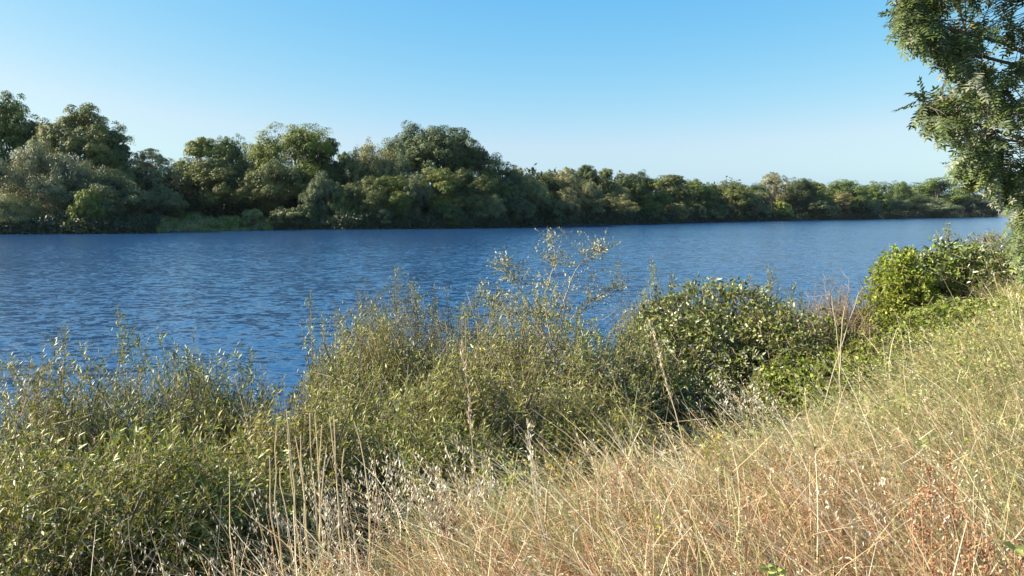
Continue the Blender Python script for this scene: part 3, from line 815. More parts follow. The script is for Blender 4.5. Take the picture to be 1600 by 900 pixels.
B_('brownish half-dry shrub with bare twigs between the two big bushes', 'bush', 1318, 12.8, .75, .8, zt(470, 12.8), 700, G1, 139, pal=[((.15, .14, .05), 3), ((.22, .17, .09), 2)], leafL=.045, stem_col=(.28, .2, .14), bend=.5, slen=(.35, .8), node=.035,
   spikes=[])

def bare_twigs(parent_label, px, Y, tops, seed):
    r = np.random.default_rng(seed)
    X = at(px, 500, Y)[0]; zb = max(float(H(X, Y)), 0); org = np.array([X, Y, zb])
    o = root('bare_shrub', parent_label, 'bush', tuple(org))
    for (sx, sy) in tops:
        tp = at(sx, sy, Y + r.normal() * .2) - org
        P0 = np.array([[r.normal() * .08, r.normal() * .08, 0]]); d = tp - P0[0]
        P = curve(P0, unit(d[None]), np.array([np.linalg.norm(d)]), rvec(1, r) * .1, 8); P[:, 1:-1] += r.normal(size=(1, 6, 3)) * .02
        B = Bag(); v, f = tubes(P, np.linspace(.012, .003, 8)[None], 4); B.add(v, f, (.30, .23, .17))
        ns = 14; u = r.uniform(.45, 1, ns); p0 = np.stack([np.interp(u * 7, np.arange(8), P[0, :, q]) for q in range(3)], 1)
        Q = curve(p0, unit(unit(d)[None] * .5 + rvec(ns, r)), r.uniform(.12, .4, ns), rvec(ns, r) * .3, 5)
        v, f = tubes(Q, np.linspace(.004, .0015, 5)[None].repeat(ns, 0), 3); B.add(v, f, (.32, .24, .18))
        link('branch', B.mesh('branch', M_STEM), o)
bare_twigs('leafless brown twigs sticking out beside the vine by the water', 1310, 13.0, [(1275, 448), (1290, 440), (1303, 436), (1318, 440), (1332, 446), (1345, 455), (1262, 462)], 77)

# the open sapling against the water
def sapling():
    r = np.random.default_rng(88); Y = 10.2
    q0 = at(862, 545, Y); X = q0[0]; zb = float(H(X, Y)); org = np.array([X, Y, max(zb, 0)])
    o = root('sapling', 'open grey-leaved sapling standing alone against the water', 'sapling', tuple(org))
    # crooked limbs given by the places they pass through, with their depth
    LIMBS = [[(862, 640, 0), (858, 560, 0), (868, 505, .05), (884, 465, .1), (895, 430, .15), (912, 405, .2), (935, 390, .2), (952, 382, .25)],
             [(862, 640, 0), (852, 570, -.05), (846, 520, -.1), (832, 480, -.15), (812, 452, -.2), (795, 425, -.2), (785, 414, -.25)],
             [(866, 520, 0), (890, 500, .2), (915, 480, .3), (935, 462, .35), (958, 448, .4), (975, 440, .4)],
             [(858, 560, 0), (845, 505, .2), (850, 465, .3), (862, 430, .35), (868, 400, .4), (862, 372, .4)],
             [(846, 520, 0), (820, 500, .1), (795, 485, .2), (772, 470, .25), (756, 462, .3)]]
    v, f = tubes(np.array([[[0, 0, -.1], [.01, .01, (at(862, 600, Y)[2] - org[2]) * .5], at(860, 590, Y) - org]]), np.array([[.028, .024, .02]]), 6)
    link('trunk', mesh('trunk', v, f, M_BARK, smooth_shade=True), o)
    for L in LIMBS:
        C0 = np.array([at(a, b, Y + c) - org for a, b, c in L]); K = 24
        t0 = np.linspace(0, 1, len(C0)); tk = np.linspace(0, 1, K)
        P = np.stack([np.interp(tk, t0, C0[:, q]) for q in range(3)], 1)
        P[1:-1] = (P[:-2] + P[1:-1] + P[2:]) / 3; P[1:-1] += r.normal(size=(K - 2, 3)) * .006
        B = Bag(); v, f = tubes(P[None], np.linspace(.013, .003, K)[None], 5); B.add(v, f, (.30, .25, .18), 1)
        ns = 34; w = r.uniform(.2, 1, ns)
        p0 = np.stack([np.interp(w, tk, P[:, q]) for q in range(3)], 1)
        D = unit(unit(P[-1] - P[0])[None] * .35 + rvec(ns, r) * np.array([1, 1, .6]) + np.array([0, 0, .3]))
        Lb = r.uniform(.15, .5, ns) * (1.15 - .6 * w)
        bd = rvec(ns, r) * .35
        shoots(B, p0, D, Lb, r, SAP, .052, .021, .024, .8, DIAMOND, (.36, .36, .22), .2, young=.4, stem_col=(.28, .22, .15), stem_r=.003)
        # second order
        ii = r.integers(0, ns, 80); w2 = r.uniform(.3, 1, 80)[:, None]
        p1 = p0[ii] + D[ii] * Lb[ii][:, None] * w2
        D2 = unit(D[ii] * .4 + rvec(80, r) + np.array([0, 0, .35]))
        shoots(B, p1, D2, r.uniform(.08, .22, 80), r, SAP, .05, .02, .02, .8, DIAMOND, (.36, .36, .22), .2, young=.4, stem_col=(.28, .22, .15), stem_r=.002)
        link('branch', B.mesh('branch', [M_WILLOW, M_STEM]), o, kind='stuff')
SAP = [((.17, .18, .09), 3), ((.26, .26, .16), 3), ((.38, .36, .27), 2)]
sapling()

# ------------------------------------------------------------------ locust tree, trunk outside the frame
def locust():
    r = np.random.default_rng(99)
    X0, Y0 = 8.3, 9.6; zb = float(H(X0, Y0)); org = np.array([X0, Y0, zb])
    o = root('locust_tree', 'overhanging locust tree with feathery leaflets along the picture edge', 'tree', tuple(org))
    K = 9; u = np.linspace(0, 1, K)[:, None]
    TR = np.concatenate([.35 * np.sin(u * 2.2) * -1, .2 * np.sin(u * 3), u * 8.5 - .2], 1)
    v, f = tubes(TR[None], np.linspace(.17, .05, K)[None], 10)
    link('trunk', mesh('trunk', v, f, M_BARK, smooth_shade=True), o)
    yb = np.array([-420, -300, -120, 0, 28, 45, 60, 92, 110, 126, 140, 148, 170, 195, 207, 214, 226, 255, 266, 285, 300, 330, 380, 440])
    xb = np.array([1560, 1480, 1420, 1388, 1386, 1398, 1432, 1452, 1478, 1505, 1500, 1440, 1428, 1440, 1472, 1515, 1512, 1476, 1492, 1532, 1555, 1566, 1572, 1590])
    limbs = [(1400, 22, 8.0), (1440, 75, 8.3), (1440, 172, 8.0), (1480, 120, 9.0), (1490, 258, 8.6), (1545, 300, 9.2), (1575, 350, 9.6), (1520, 210, 9.0), (1450, -120, 8.4), (1520, -260, 9.0), (1600, 60, 8.2), (1590, 400, 10.0), (1590, 180, 8.5)]
    LP = []
    for (px, py, Yd) in limbs:
        e = at(px, py, Yd) - org
        k0 = min(K - 1, max(1, int((e[2] - .6) / 8.5 * (K - 1))))
        s = TR[k0]
        w = np.linspace(0, 1, 10)[:, None]
        P = s * (1 - w) + e * w + np.array([0, 0, 1]) * w * (1 - w) * .8 + r.normal(size=(10, 3)) * .03 * (w * (1 - w)) * 4
        LP.append(P)
        v, f = tubes(P[None], np.linspace(.045, .007, 10)[None], 6)
        link('limb', mesh('limb', v, f, M_BARK, smooth_shade=True), o)
    ALL = np.concatenate(LP)
    n = 1350
    tips = []
    while len(tips) < n:
        py = r.uniform(-420, 430); lo = np.interp(py, yb, xb)
        px = lo + 24 + (1850 - lo) * r.uniform(0, 1) ** 1.5
        Yd = r.uniform(7.2, 10.8) if py < 300 else r.uniform(8.8, 11.0)
        # small gaps where the sky shows
        if noise2(np.array([px]), np.array([py]), 12, 75.0, 2)[0] > (.02 if py < 190 else -.14) and px < 1750 and px > lo + 55: continue
        tips.append(at(px, py, Yd) - org)
    tips = np.array(tips)
    extra = np.array([at(a, b, c) - org for a, b, c in [(1412, 16, 8), (1410, 38, 8), (1420, 2, 8.1), (1428, 44, 8), (1450, 156, 7.9), (1450, 172, 8), (1458, 186, 8), (1470, 165, 8.1), (1500, 254, 8.6), (1512, 266, 8.6), (1520, 250, 8.7), (1455, 50, 8.1), (1478, 85, 8.2), (1485, 180, 8.2), (1440, 20, 8.0)]])
    tips = np.concatenate([extra.repeat(2, 0) + r.normal(size=(30, 3)) * .03, tips])
    # twigs from the nearest limb
    dist = np.linalg.norm(tips[:, None] - ALL[None], axis=2) + np.where(ALL[None, :, 0] < tips[:, None, 0] - .1, .8, 0)
    st = ALL[dist.argmin(1)]
    k = 6; w = np.linspace(0, 1, k)[None, :, None]
    P = st[:, None] * (1 - w) + tips[:, None] * w + np.array([0, 0, .25]) * w * (1 - w)
    v, f = tubes(P, np.linspace(.009, .003, k)[None].repeat(len(tips), 0), 3)
    B = Bag(); B.add(v, f, (.12, .10, .07)); link('twigs', B.mesh('twigs', M_STEM), o, kind='stuff')
    # compound leaf: a stalk with pairs of oval leaflets
    meshes = []
    for s in range(4):
        rr = np.random.default_rng(200 + s); B = Bag(); npair = 7
        tt_ = np.linspace(.18, .95, npair)
        stalk = np.stack([np.linspace(0, 1, 6), np.zeros(6), -.12 * np.linspace(0, 1, 6) ** 2 * (1 + s * .5)], 1)
        v, f = tubes(stalk[None], np.full((1, 6), .006), 3); B.add(v, f, (1, 1, .8))
        for sg in (-1, 1):
            p = np.stack([tt_, np.zeros(npair), -.12 * tt_ ** 2 * (1 + s * .5)], 1)
            ax = np.stack([np.full(npair, .35), np.full(npair, sg * 1.0), rr.normal(size=npair) * .25 - .2], 1)
            nr = np.array([[0, 0, 1.]]) + rr.normal(size=(npair, 3)) * .22
            v, f = leaves(p, ax, nr, rr.uniform(.2, .27, npair), rr.uniform(.085, .11, npair), .2, OVAL); B.add(v, f, per(1 + .1 * rr.normal(size=(npair, 1)) * np.ones((1, 3)), 6))
        v, f = leaves(p[-1:], np.array([[1., 0, -.3]]), np.array([[0, 0, 1.]]), .25, .1, .2, OVAL); B.add(v, f, (1, 1, 1))
        meshes.append((np.concatenate(B.v), np.concatenate(B.f), np.concatenate(B.c), B.mesh('locust_leaf', M_ROB)))
    # leaves: several along the last part of every twig
    per_tip = 8
    ti = np.repeat(np.arange(len(tips)), per_tip); m = len(ti)
    w1 = r.uniform(.5, 1.0, m)[:, None]
    pos = st[ti] * (1 - w1) + tips[ti] * w1
    far_ = np.linalg.norm(pos - tips[ti], axis=1) > .35
    pos[far_] = tips[ti][far_] + unit(st[ti] - tips[ti])[far_] * r.uniform(0, .35, far_.sum())[:, None]
    ax = unit(unit(tips[ti] - st[ti]) * .6 + rvec(m, r) * .75 + np.array([-.15, -.1, -.45]))
    nr = unit(rvec(m, r) * .5 + np.array([-.3, -.1, 1]))
    ll = r.uniform(.17, .27, m)
    pal = [((.065, .09, .030), 4), ((.10, .135, .035), 2.5), ((.22, .23, .15), 1.2), ((.17, .20, .045), .8)]  # the greyish entry paints pale glints into some of the leaves
    c = pick(pal, m, r); vi = r.integers(0, 4, m)
    pw = pos + org
    inview = (pw[:, 0] / pw[:, 1] < .675) & (pw[:, 2] < 5.5)
    order = np.argsort(np.where(inview, np.linalg.norm(pw - [0, 0, EYE], axis=1), 99)); solo = set(order[:300].tolist())
    a = unit(ax); nn = unit(nr - a * np.sum(nr * a, 1, keepdims=True)); sd = np.cross(nn, a)
    B = Bag()
    for i in range(m):
        M3 = np.stack([a[i], sd[i], nn[i]], 1) * ll[i]
        if i in solo:
            M = Matrix(M3.tolist()).to_4x4(); M.translation = Vector(pos[i])
            q = link('leaf', meshes[vi[i]][3], o, color=tuple(float(t) for t in c[i])); q.matrix_local = M
        else:
            v_, f_, c_, _ = meshes[vi[i]]
            B.add(v_ @ M3.T + pos[i], f_, c_ * c[i])
    link('foliage', B.mesh('foliage', M_ROB), o, kind='stuff')
locust()

# ------------------------------------------------------------------ grass
def in_view(x, y, margin=1.12):
    return (np.abs(x) < (.662 * y + .5) * margin)

def slope_points(n, r, y0, y1, smax, smin=-6.0):
    out = []
    tot = 0
    while tot < n:
        y = np.sqrt(r.uniform(y0 ** 2, y1 ** 2, n)); x = r.uniform(-.78, 1.2, n) * y
        t, s = ts(x, y)
        edge = smax + .35 - .55 * smooth(t, 4, 7) + .4 * noise2(x, y, 41, 2.4)
        k = (s < edge) & (s > smin)
        p = np.stack([x[k], y[k]], 1); out.append(p); tot += len(p)
    return np.concatenate(out)[:n]

STRAW, TAN, RUST, PALE, GREEN, GREYG = map(np.array, ((.64, .52, .27), (.55, .38, .21), (.44, .23, .12), (.76, .68, .48), (.33, .35, .11), (.30, .31, .17)))

def blades(name, label, n0, y0, y1, smax, L, wd, seed, mix, lean=(-.35, .0), k=5, col_top=None, spike=0.0, base=RUST, flop=.5, mess=.34, lift=0.0):
    r = np.random.default_rng(seed); n = int(n0 * 1.4)
    p = slope_points(n, r, y0, y1, smax)
    x, y = p[:, 0], p[:, 1]
    tuft = noise2(x, y, seed + 1, .9)
    z = H(x, y)
    g = noise2(x, y, 51, 3.2, 2); g2 = noise2(x, y, 52, 1.3, 2)
    t, s = ts(x, y)
    greener = smooth(t, 3.8, 8.0) * .8
    LL = r.uniform(*L, n) * (1 + .25 * tuft) * (1 + .0 * t)
    lx = .25 * noise2(x, y, seed + 5, 1.6, 2)
    D = unit(np.stack([lean[0] + lx + r.normal(size=n) * mess, lean[1] + r.normal(size=n) * mess, np.ones(n)], 1))
    bd = np.stack([r.normal(size=n) * .3 - .12, r.normal(size=n) * .3, -np.abs(r.normal(size=n)) * flop], 1)
    z = z + lift * r.uniform(.3, 1, n)
    P = curve(np.stack([x, y, z - .02], 1), D, LL, bd, k)
    wide = wd * (1 + .12 * y)                                    # coarser tufts further off
    W = wide[:, None] * r.uniform(.6, 1.4, n)[:, None] * np.array([1, .95, .8, .6, .25][:k])[None]
    th = r.uniform(0, math.pi, n); side = np.stack([np.cos(th), np.sin(th) * .6, np.zeros(n)], 1)
    v, f = ribbons(P, W, side)
    # colour by patch: straw, tan, rust near the foot of the slope, green beside the vines
    q = r.uniform(size=n)
    wS = mix[0] + .3 * g2; wT = mix[1] + .3 * np.maximum(g, 0); wP = mix[2] + 0 * g; wG = mix[3] * (.35 + 2.6 * greener + 1.2 * np.maximum(-g, 0) + .9 * np.maximum(g2, 0)); wR = mix[4] * (1 - greener) * (.6 + 2.4 * np.maximum(g, 0)) * (1 + 1.5 * (1 - smooth(y, 2.5, 5.5)))
    Wt = np.maximum(np.stack([wS, wT, wP, wG, wR], 1), .01); Wt /= Wt.sum(1, keepdims=True)
    idx = (q[:, None] > np.cumsum(Wt, 1)).sum(1).clip(0, 4)
    C = np.stack([STRAW, TAN, PALE, GREEN * .7 + GREYG * .3, RUST])[idx] * (1 + .15 * r.normal(size=(n, 1)))
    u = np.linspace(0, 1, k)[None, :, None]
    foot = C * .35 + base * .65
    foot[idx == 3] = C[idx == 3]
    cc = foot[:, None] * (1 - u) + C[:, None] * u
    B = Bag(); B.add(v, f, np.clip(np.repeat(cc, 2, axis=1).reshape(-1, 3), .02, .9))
    if spike > 0:
        ks = np.where(r.uniform(size=n) < spike)[0]; per_s = 6
        ii = np.repeat(ks, per_s); uu = r.uniform(.72, 1.02, len(ii))[:, None]
        D_, b_, l_ = D[ii], bd[ii], LL[ii][:, None]
        pos = np.stack([x, y, z], 1)[ii] + D_ * l_ * uu + b_ * l_ * uu ** 2 + rvec(len(ii), r) * .008
        ax = unit(D_ + 2 * b_ * uu + rvec(len(ii), r) * .7 + np.array([-.1, 0, -.1]))
        v, f = leaves(pos, ax, rvec(len(ii), r), r.uniform(.012, .022, len(ii)) * (1 + .05 * y[ii]), .0034 * (1 + .1 * y[ii]), .6)
        B.add(v, f, per(np.clip(C[ii] * np.array([1.1, 1.08, 1.05]), 0, .8), 4))
    link(name, B.mesh(name, M_GRASS), kind='stuff', label=label)

blades('dry_grass', 'tall dry straw-coloured grass covering the slope', 60000, 1.7, 13.5, 2.75, (.2, .62), .0017, 301, (1.1, .9, .7, 1.3, .5), lean=(-.42, .0), spike=.3, mess=.28)
blades('long_grass', 'long pale bent grass blades lying over one another on the slope', 5200, 1.7, 13.0, 3.25, (.45, .9), .0022, 305, (1.2, .2, 1.6, .5, .1), lean=(-.6, .05), k=5, flop=.7, base=TAN)
blades('matted_grass', 'short matted dead grass lying low on the slope', 32000, 1.7, 13.5, 3.2, (.12, .34), .0030, 302, (.7, 1.2, .2, .5, 1.2), flop=1.0, base=np.array((.20, .11, .06)))  # dark brown feet put the shade of the gaps into the blade colour
blades('fallen_grass', 'broken dead stalks lying across the standing grass', 4500, 1.7, 12.0, 3.0, (.10, .36), .0018, 306, (1.2, .5, 1.6, .1, .2), lean=(0, 0), mess=2.2, flop=.3, lift=.42, base=TAN)
blades('green_grass', 'green grass blades growing through the dry slope', 14000, 2.0, 14.0, 3.3, (.25, .55), .0022, 303, (.2, .1, .1, 3.0, .0), base=GREEN)

def ground_cover():
    r = np.random.default_rng(777)
    p = slope_points(80000, r, 4.0, 13.0, 3.4); x, y = p[:, 0], p[:, 1]; t, q = ts(x, y)
    k = (noise2(x, y, 61, 1.5) + .9 * smooth(t, 5.0, 9.0) - .55 + .25 * smooth(q, 1.0, 3.0)) > r.uniform(0, .5, len(x))
    x, y = x[k], y[k]; n = len(x)
    pos = np.stack([x, y, H(x, y) + r.uniform(.1, .52, n)], 1)
    L = r.uniform(.018, .04, n)
    v, f = leaves(pos, rvec(n, r) + np.array([0, 0, .2]), rvec(n, r) * .7 + np.array([-.3, -.2, .8]), L, L * .55, .3)
    B = Bag(); B.add(v, f, per(pick([((.24, .27, .07), 3), ((.34, .35, .11), 2), ((.16, .20, .05), 1.5), ((.42, .36, .14), .8)], n, r), 4))
    link('ground_cover', B.mesh('ground_cover', M_VINE), kind='stuff', label='small-leaved green creeping plants mixed into the upper slope grass')
ground_cover()

# wild oats with hanging white spikelets
def oats(label, centre_px, centre_py, n, spread, seed):
    n = int(n * 1.5)
    r = np.random.default_rng(seed)
    B = Bag()
    Yc = 4.0
    # where the sight line meets the grass tops
    for Yc in np.arange(2.5, 12, .1):
        q = at(centre_px, centre_py, Yc)
        if q[2] < float(H(q[0], q[1])) + .55: break
    c = q
    x = c[0] + r.normal(size=n) * spread; y = c[1] + r.normal(size=n) * spread; z = H(x, y)
    L = r.uniform(.5, .85, n); D = unit(np.stack([-.2 + r.normal(size=n) * .2, r.normal(size=n) * .2, np.ones(n)], 1)); bd = np.stack([r.normal(size=n) * .2 - .15, r.normal(size=n) * .15, -.25 * r.uniform(size=n)], 1)
    org = np.array([c[0], c[1], float(H(c[0], c[1]))])
    P = curve(np.stack([x, y, z], 1) - org, D, L, bd, 6)
    v, f = tubes(P, np.linspace(.0022, .0009, 6)[None].repeat(n, 0), 3); B.add(v, f, (.55, .42, .25))
    m = 20; ii = np.repeat(np.arange(n), m); uu = r.uniform(.5, 1.0, len(ii))[:, None]
    sc_ = min(1.0, (Yc / 4.2) ** 1.5)
    pos = P[ii, 0] + D[ii] * L[ii][:, None] * uu + bd[ii] * L[ii][:, None] * uu ** 2 + rvec(len(ii), r) * .03
    v, f = leaves(pos, np.array([[0, 0, -1.]]) + rvec(len(ii), r) * .6, rvec(len(ii), r), r.uniform(.024, .038, len(ii)) * sc_, .0085 * sc_, .5); B.add(v, f, (.76, .69, .56))
    o = root('wild_oat_clump', label, 'grass clump', tuple(org), 'wild oat clumps on the slope')
    link('stalks', B.mesh('stalks', M_GRASS), o, kind='stuff')
oats('clump of wild oats with white hanging spikelets before the short willow bush', 610, 690, 26, .22, 401)
oats('pale wild oat clump just behind the tall single feathery stalk', 700, 735, 26, .22, 402)
oats('wild oats hanging at the foot of the tall straw stalks', 560, 760, 22, .2, 403)
oats('thin wild oats beside the bowed pale stalk', 640, 650, 12, .2, 404)
oats('whitish flattened oats beside the red sorrel', 1515, 765, 9, .12, 405)
oats('bleached oat clump at the lower edge of the willows', 430, 850, 22, .2, 406)
oats('pale oats on the slope before the dark hollow', 1190, 610, 18, .25, 407)

# single tall stalks one can point at
def stalk(label, base_px, tip_px, Y, thick=.0035, feather=0, col=(.62, .50, .30), seed=0, group=None, name='grass_stalk', bendy=.05, Y2=None):
    r = np.random.default_rng(seed + base_px[0])
    a = at(*base_px, Y); b = at(*tip_px, Y2 or Y)
    g = float(H(a[0], a[1]))
    # carry the stalk on down to the soil
    d = (a - b); 
    a2 = a.copy()
    if a[2] > g: a2 = a + np.array([d[0] / max(abs(d[2]), .05), d[1] / max(abs(d[2]), .05), -1]) * (a[2] - g) * np.array([.4, .4, 1])
    o = root(name, label, 'grass stalk', tuple(a2), group)
    k = 9; u = np.linspace(0, 1, k)[:, None]; side = np.array([r.normal(), r.normal() * .5, .0]) * bendy
    P = np.zeros((k, 3)) * 1.0 + (b - a2) * u + side * (u * (1 - u)) * 2 + r.normal(size=(k, 3)) * .004
    v, f = tubes(P[None], thick * np.linspace(1, .45, k)[None], 5)
    link('stem', mesh('stem', v, f, M_GRASS, np.broadcast_to(np.array(col), (len(v), 3))), o)
    if feather:
        n = feather; w = r.uniform(.55, 1.0, n)
        pos = np.stack([np.interp(w * (k - 1), np.arange(k), P[:, q]) for q in range(3)], 1) + rvec(n, r) * .012
        ax = unit(unit(b - a2)[None] + rvec(n, r) * .55)
        v, f = leaves(pos, ax, rvec(n, r), r.uniform(.02, .04, n), .007, .5)
        link('seed_head', mesh('seed_head', v, f, M_GRASS, np.broadcast_to(np.array(col) * 1.12, (len(v), 3))), o, kind='stuff')
ORD = ['first', 'second', 'third', 'fourth', 'fifth', 'sixth', 'seventh', 'eighth', 'ninth', 'tenth', 'eleventh', 'twelfth', 'thirteenth', 'fourteenth', 'fifteenth']
GS = 'tall straw stalks before the willows'
for i, (bx, by, tx, ty) in enumerate([(442, 800, 432, 662), (452, 800, 447, 640), (448, 810, 421, 714), (470, 820, 452, 672), (478, 830, 464, 680), (498, 820, 484, 646), (500, 830, 494, 647), (500, 760, 503, 664), (488, 840, 470, 680), (530, 740, 516, 650), (528, 735, 522, 652), (545, 740, 536, 700), (560, 715, 553, 658), (505, 840, 512, 700), (455, 850, 437, 730)]):
    lab = ['outermost straw stalk on the water side of the row', 'tallest straight straw stalk of the row', 'short bowed stalk hanging outward from the row'][i] if i < 3 else '%s bleached straw stalk of the row before the willows, counted from its water side' % ORD[i]
    stalk(lab, (bx, by), (tx, ty), 3.7 + .02 * i, .0050, 0, (.74, .64, .42), i, GS)
stalk('tall feathery grass spike leaning over the big rounded bush', (1075, 680), (1013, 500), 5.2, .006, 120, (.62, .52, .35), 21, bendy=.03)
stalk('thin feathery grass spike standing before the middle willows', (745, 790), (722, 535), 4.2, .003, 70, (.55, .44, .32), 22)
stalk('feathery stalk with bright pale head at the start of the slope', (862, 870), (822, 660), 3.4, .0028, 60, (.66, .58, .46), 23)
stalk('long bowed stalk crossing before the middle willows', (890, 720), (795, 650), 4.2, .0025, 0, (.5, .42, .26), 24, bendy=.2)
stalk('forked pale dead stem before the vine', (1318, 560), (1320, 480), 7.5, .008, 0, (.55, .46, .32), 25)
stalk('leaning arm of the dead stem before the vine', (1320, 495), (1342, 456), 7.5, .006, 0, (.55, .46, .32), 26)
stalk('upright pale reed between the big bushes', (1315, 570), (1299, 462), 7.6, .006, 0, (.62, .54, .36), 27)
stalk('thin reed beside the vine bush', (1415, 545), (1398, 484), 7.6, .005, 0, (.6, .52, .36), 28)
stalk('bent pale reed at the far edge of the slope', (1395, 590), (1378, 530), 6.6, .004, 0, (.6, .52, .36), 29)
stalk('horizontal fallen stalk over the dark hollow', (1230, 615), (1120, 570), 6.2, .004, 20, (.62, .55, .40), 30, bendy=.15)
stalk('second fallen stalk leaning over the dark hollow', (1215, 640), (1100, 612), 5.9, .004, 14, (.62, .55, .40), 31, bendy=.15)
stalk('looped bleached stem in the corner willows', (208, 870), (198, 805), 2.9, .003, 0, (.5, .42, .30), 32)
stalk('straight bleached stem across the corner willows', (262, 860), (222, 803), 2.9, .003, 0, (.5, .42, .30), 33)
stalk('knotted dry stem at the picture edge with a bright top', (1582, 850), (1575, 770), 2.7, .003, 8, (.6, .45, .25), 34)
stalk('bare upright stalk beyond the red sorrel', (1520, 870), (1522, 745), 2.8, .0024, 0, (.62, .52, .34), 35)
stalk('slanting stalk crossing the red sorrel', (1500, 880), (1470, 770), 2.8, .0026, 0, (.62, .50, .3), 36)
stalk('short thick straw beside the bramble sprig', (1547, 850), (1545, 795), 2.8, .003, 0, (.66, .56, .38), 37)
stalk('single bright straw in the middle of the slope', (1068, 880), (1066, 820), 3.0, .0024, 6, (.66, .58, .42), 38)
for i, (bx, by, tx, ty, Y) in enumerate([(1590, 560, 1545, 470, 7.2), (1600, 540, 1573, 440, 7.2), (1620, 560, 1590, 460, 6.8), (1560, 560, 1520, 500, 7.4), (1640, 620, 1596, 500, 6.0), (1500, 600, 1440, 515, 7.0), (1470, 640, 1400, 560, 6.4), (1300, 680, 1240, 585, 5.8), (1340, 700, 1270, 600, 5.6), (1180, 740, 1120, 640, 5.0), (1100, 780, 1030, 670, 4.5), (1420, 740, 1330, 640, 4.8), (1010, 760, 950, 660, 4.6), (950, 780, 900, 680, 4.3)]):
    stalk('%s long pale grass stalk leaning on the slope, counted down from its top' % ORD[i], (bx, by), (tx, ty), Y, .0035, 26, (.66, .58, .38), 60 + i, 'long pale grass stalks leaning over the slope')

# flowering weeds
def weed(name, label, cat, px, py, Y, h, n, cols, stemc, seed, size=.012, group=None, br=9):
    r = np.random.default_rng(seed)
    tp = at(px, py, Y); g = float(H(tp[0], tp[1])); h = max(tp[2] - g, .2)
    o = root(name, label, cat, (tp[0] + .05, tp[1], g), group)
    P = curve(np.zeros((1, 3)), np.array([[-.05 / h, 0, 1.]]), np.array([h]), np.zeros((1, 3)), 5)
    v, f = tubes(P, np.linspace(.004, .002, 5)[None], 4); st_ = link('stem', mesh('stem', v, f, M_STEM, np.broadcast_to(np.array(stemc), (len(v), 3))), o)
    u = r.uniform(.55, 1, br); p0 = P[0, 0] + (P[0, -1] - P[0, 0]) * u[:, None]
    D = unit(rvec(br, r) * np.array([.7, .7, .2]) + np.array([0, 0, 1])); L = r.uniform(.05, .13, br)
    Q = curve(p0, D, L, rvec(br, r) * .2, 4); B = Bag(); v, f = tubes(Q, np.full((br, 4), .0014), 3); B.add(v, f, stemc)
    ii = r.integers(0, br, n); w = r.uniform(.3, 1.05, n)[:, None]
    pos = Q[ii, 0] + (Q[ii, -1] - Q[ii, 0]) * w + rvec(n, r) * .008
    v, f = leaves(pos, rvec(n, r) + [0, 0, .4], rvec(n, r) + [0, -.5, .5], size * r.uniform(.6, 1.3, n), size * .8, .4); c = np.array(cols)[r.integers(0, len(cols), n)]
    B.add(v, f, per(c, 4)); link('flower_head', B.mesh('flower_head', M_GRASS), st_, kind='stuff')
YEL = [(.62, .48, .04), (.55, .34, .03), (.35, .3, .05)]; RED = [(.36, .16, .08), (.46, .25, .12), (.36, .22, .12), (.52, .37, .20)]
for i, (px, py, Y, lab) in enumerate([(866, 720, 4.1, 'yellow flowering weed, first one at the edge of the willows'), (898, 728, 4.1, 'smaller yellow flowering weed next to the first one'), (1122, 688, 4.7, 'yellow weed with the brightest flower head on the slope'), (992, 806, 3.4, 'low yellow weed in the middle of the dry grass'), (1032, 842, 3.1, 'tiny yellow weed close to the bottom of the slope'), (1105, 695, 4.8, 'orange-yellow weed beside the brightest flower head')]):
    weed('yellow_weed', lab, 'wildflower', px, py, Y, .5, 60, YEL, (.2, .2, .08), 500 + i, group='yellow flowering weeds')
for i, (px, py, Y, lab) in enumerate([(958, 742, 3.9, 'rust-red sorrel beside a second one in mid slope'), (988, 742, 3.9, 'second rust-red sorrel in mid slope'), (1424, 775, 3.0, 'red sorrel patch stem with the most crimson seeds'), (1440, 790, 2.9, 'red sorrel just beside the most crimson one'), (1452, 732, 3.2, 'orange-red sorrel highest on the slope'), (1475, 745, 3.1, 'orange sorrel next to the highest one'), (1488, 770, 3.0, 'rusty orange sorrel above the bottom group'), (1512, 830, 2.7, 'deep red sorrel near the bramble sprig'), (1535, 835, 2.7, 'brown-red sorrel touching the bramble sprig'), (1470, 880, 2.6, 'orange sorrel at the bottom edge'), (1592, 890, 2.5, 'orange-red sorrel in the bottom corner'), (696, 812, 3.5, 'dark purple-brown dock spike on the dry slope')]):
    weed('red_sorrel', lab, 'wildflower', px, py, Y, .4, 130, RED if i < 11 else [(.16, .08, .06), (.2, .1, .07)], (.40, .22, .12), 540 + i, size=.013, group='red sorrel plants on the slope', br=12)

# bramble sprig and other single green sprigs with leaves one can pick apart
def sprig(label, px, py, Y, nleaf, L, seed, c=(.27, .31, .09)):
    r = np.random.default_rng(seed); tp = at(px, py, Y); g = float(H(tp[0], tp[1]))
    o = root('leafy_sprig', label, 'sprig', (tp[0], tp[1], g), 'leafy green sprigs in the dry grass')
    h = max(tp[2] - g, .1)
    v, f = tubes(np.array([[[0, 0, 0], [.01, 0, h * .5], [0, 0, h]]]), np.array([[.003, .0025, .002]]), 4)
    link('stem', mesh('stem', v, f, M_STEM, np.broadcast_to(np.array((.3, .25, .1)), (len(v), 3))), o)
    a = np.arange(nleaf) * 2.2 + .5; pos = np.stack([np.zeros(nleaf), np.zeros(nleaf), h - .02 * (np.arange(nleaf) // 3)], 1)
    ax = np.stack([np.cos(a), np.sin(a) * .6 - .3, r.uniform(-.3, .6, nleaf)], 1); nr = np.array([[-.3, -.7, .6]]) + rvec(nleaf, r) * .3
    single_leaves(o, np.zeros(3), pos, ax, nr, r.uniform(.8, 1.2, nleaf) * L, pick([(c, 1)], nleaf, r), 'young', M_VINE, range(nleaf))
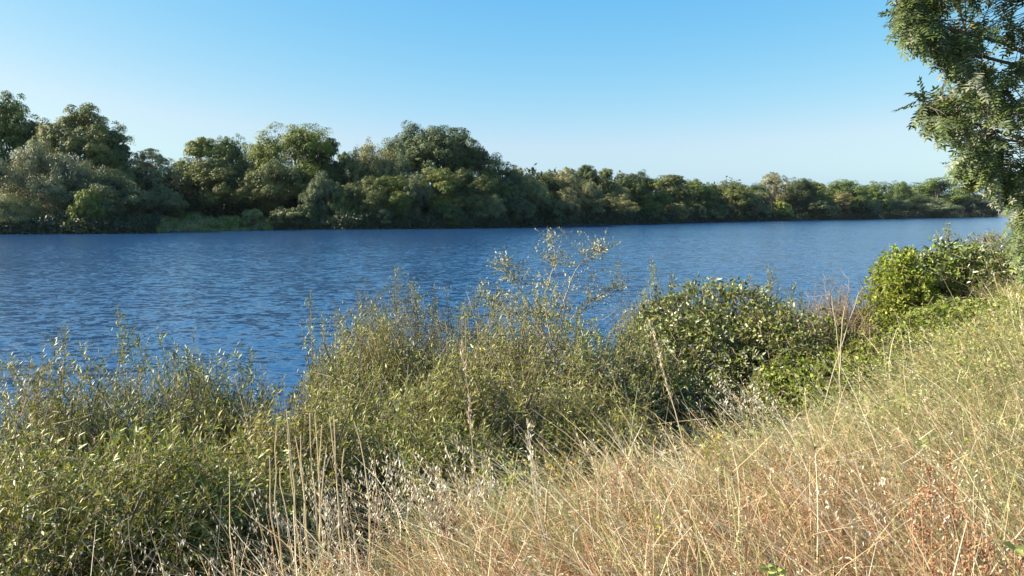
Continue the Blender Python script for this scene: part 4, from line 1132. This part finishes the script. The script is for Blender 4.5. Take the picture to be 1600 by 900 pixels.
sprig('pale green sprig with three big leaves near the bottom corner', 1586, 858, 2.5, 3, .045, 1)
sprig('green sprig with several leaves at the bottom of the slope', 1200, 884, 2.6, 7, .035, 2)
sprig('green sprig low beside the slanting stalk', 1215, 890, 2.5, 6, .03, 3)
sprig('leafy sprig on the slope below the vine mounds', 1440, 690, 4.3, 6, .04, 4)
sprig('light green sprig before the middle willows', 795, 745, 4.2, 7, .045, 5, (.32, .38, .12))

# dark snag in the water at the end of the shaded bank
w0 = on_water(275, 362.5)
r_ = np.random.default_rng(5)
o = root('driftwood_snag', 'short dark driftwood snag in the water at the cove mouth', 'driftwood', (w0[0], w0[1] - 1.2, 0))
v, f = tubes(np.array([[[-.9, 0, -.3], [-.4, 0, .1], [.1, .1, .35], [.5, 0, .25], [1.1, 0, -.1]]]), np.array([[.12, .16, .17, .13, .08]]), 6)
link('log', mesh('log', v, f, M_BARK, smooth_shade=True), o)
v, f = tubes(np.array([[[.1, 0, .3], [.2, 0, .7], [.1, 0, 1.0]]]), np.array([[.08, .06, .03]]), 5)
link('branch', mesh('branch', v, f, M_BARK, smooth_shade=True), o)

# ------------------------------------------------------------------ thin evening haze
def haze():
    m, t = mat('air'); p = N(t, 'ShaderNodeVolumePrincipled')
    p.inputs['Density'].default_value = .00003; p.inputs['Color'].default_value = (.80, .89, 1.0, 1); p.inputs['Anisotropy'].default_value = .2
    o = N(t, 'ShaderNodeOutputMaterial'); t.links.new(p.outputs[0], o.inputs['Volume'])
    x0, x1, y0, y1, z0, z1 = -1700, 6200, -1700, 6200, -9.0, 38.0
    v = np.array([[x, y, z] for x in (x0, x1) for y in (y0, y1) for z in (z0, z1)], float)
    q = [(0, 1, 3, 2), (4, 6, 7, 5), (0, 4, 5, 1), (2, 3, 7, 6), (0, 2, 6, 4), (1, 5, 7, 3)]
    f = np.array([w for a, b, c, d in q for w in ((a, b, c), (a, c, d))])
    link('haze', mesh('haze', v, f, m), kind='stuff', label='thin blue evening haze over the river')
haze()
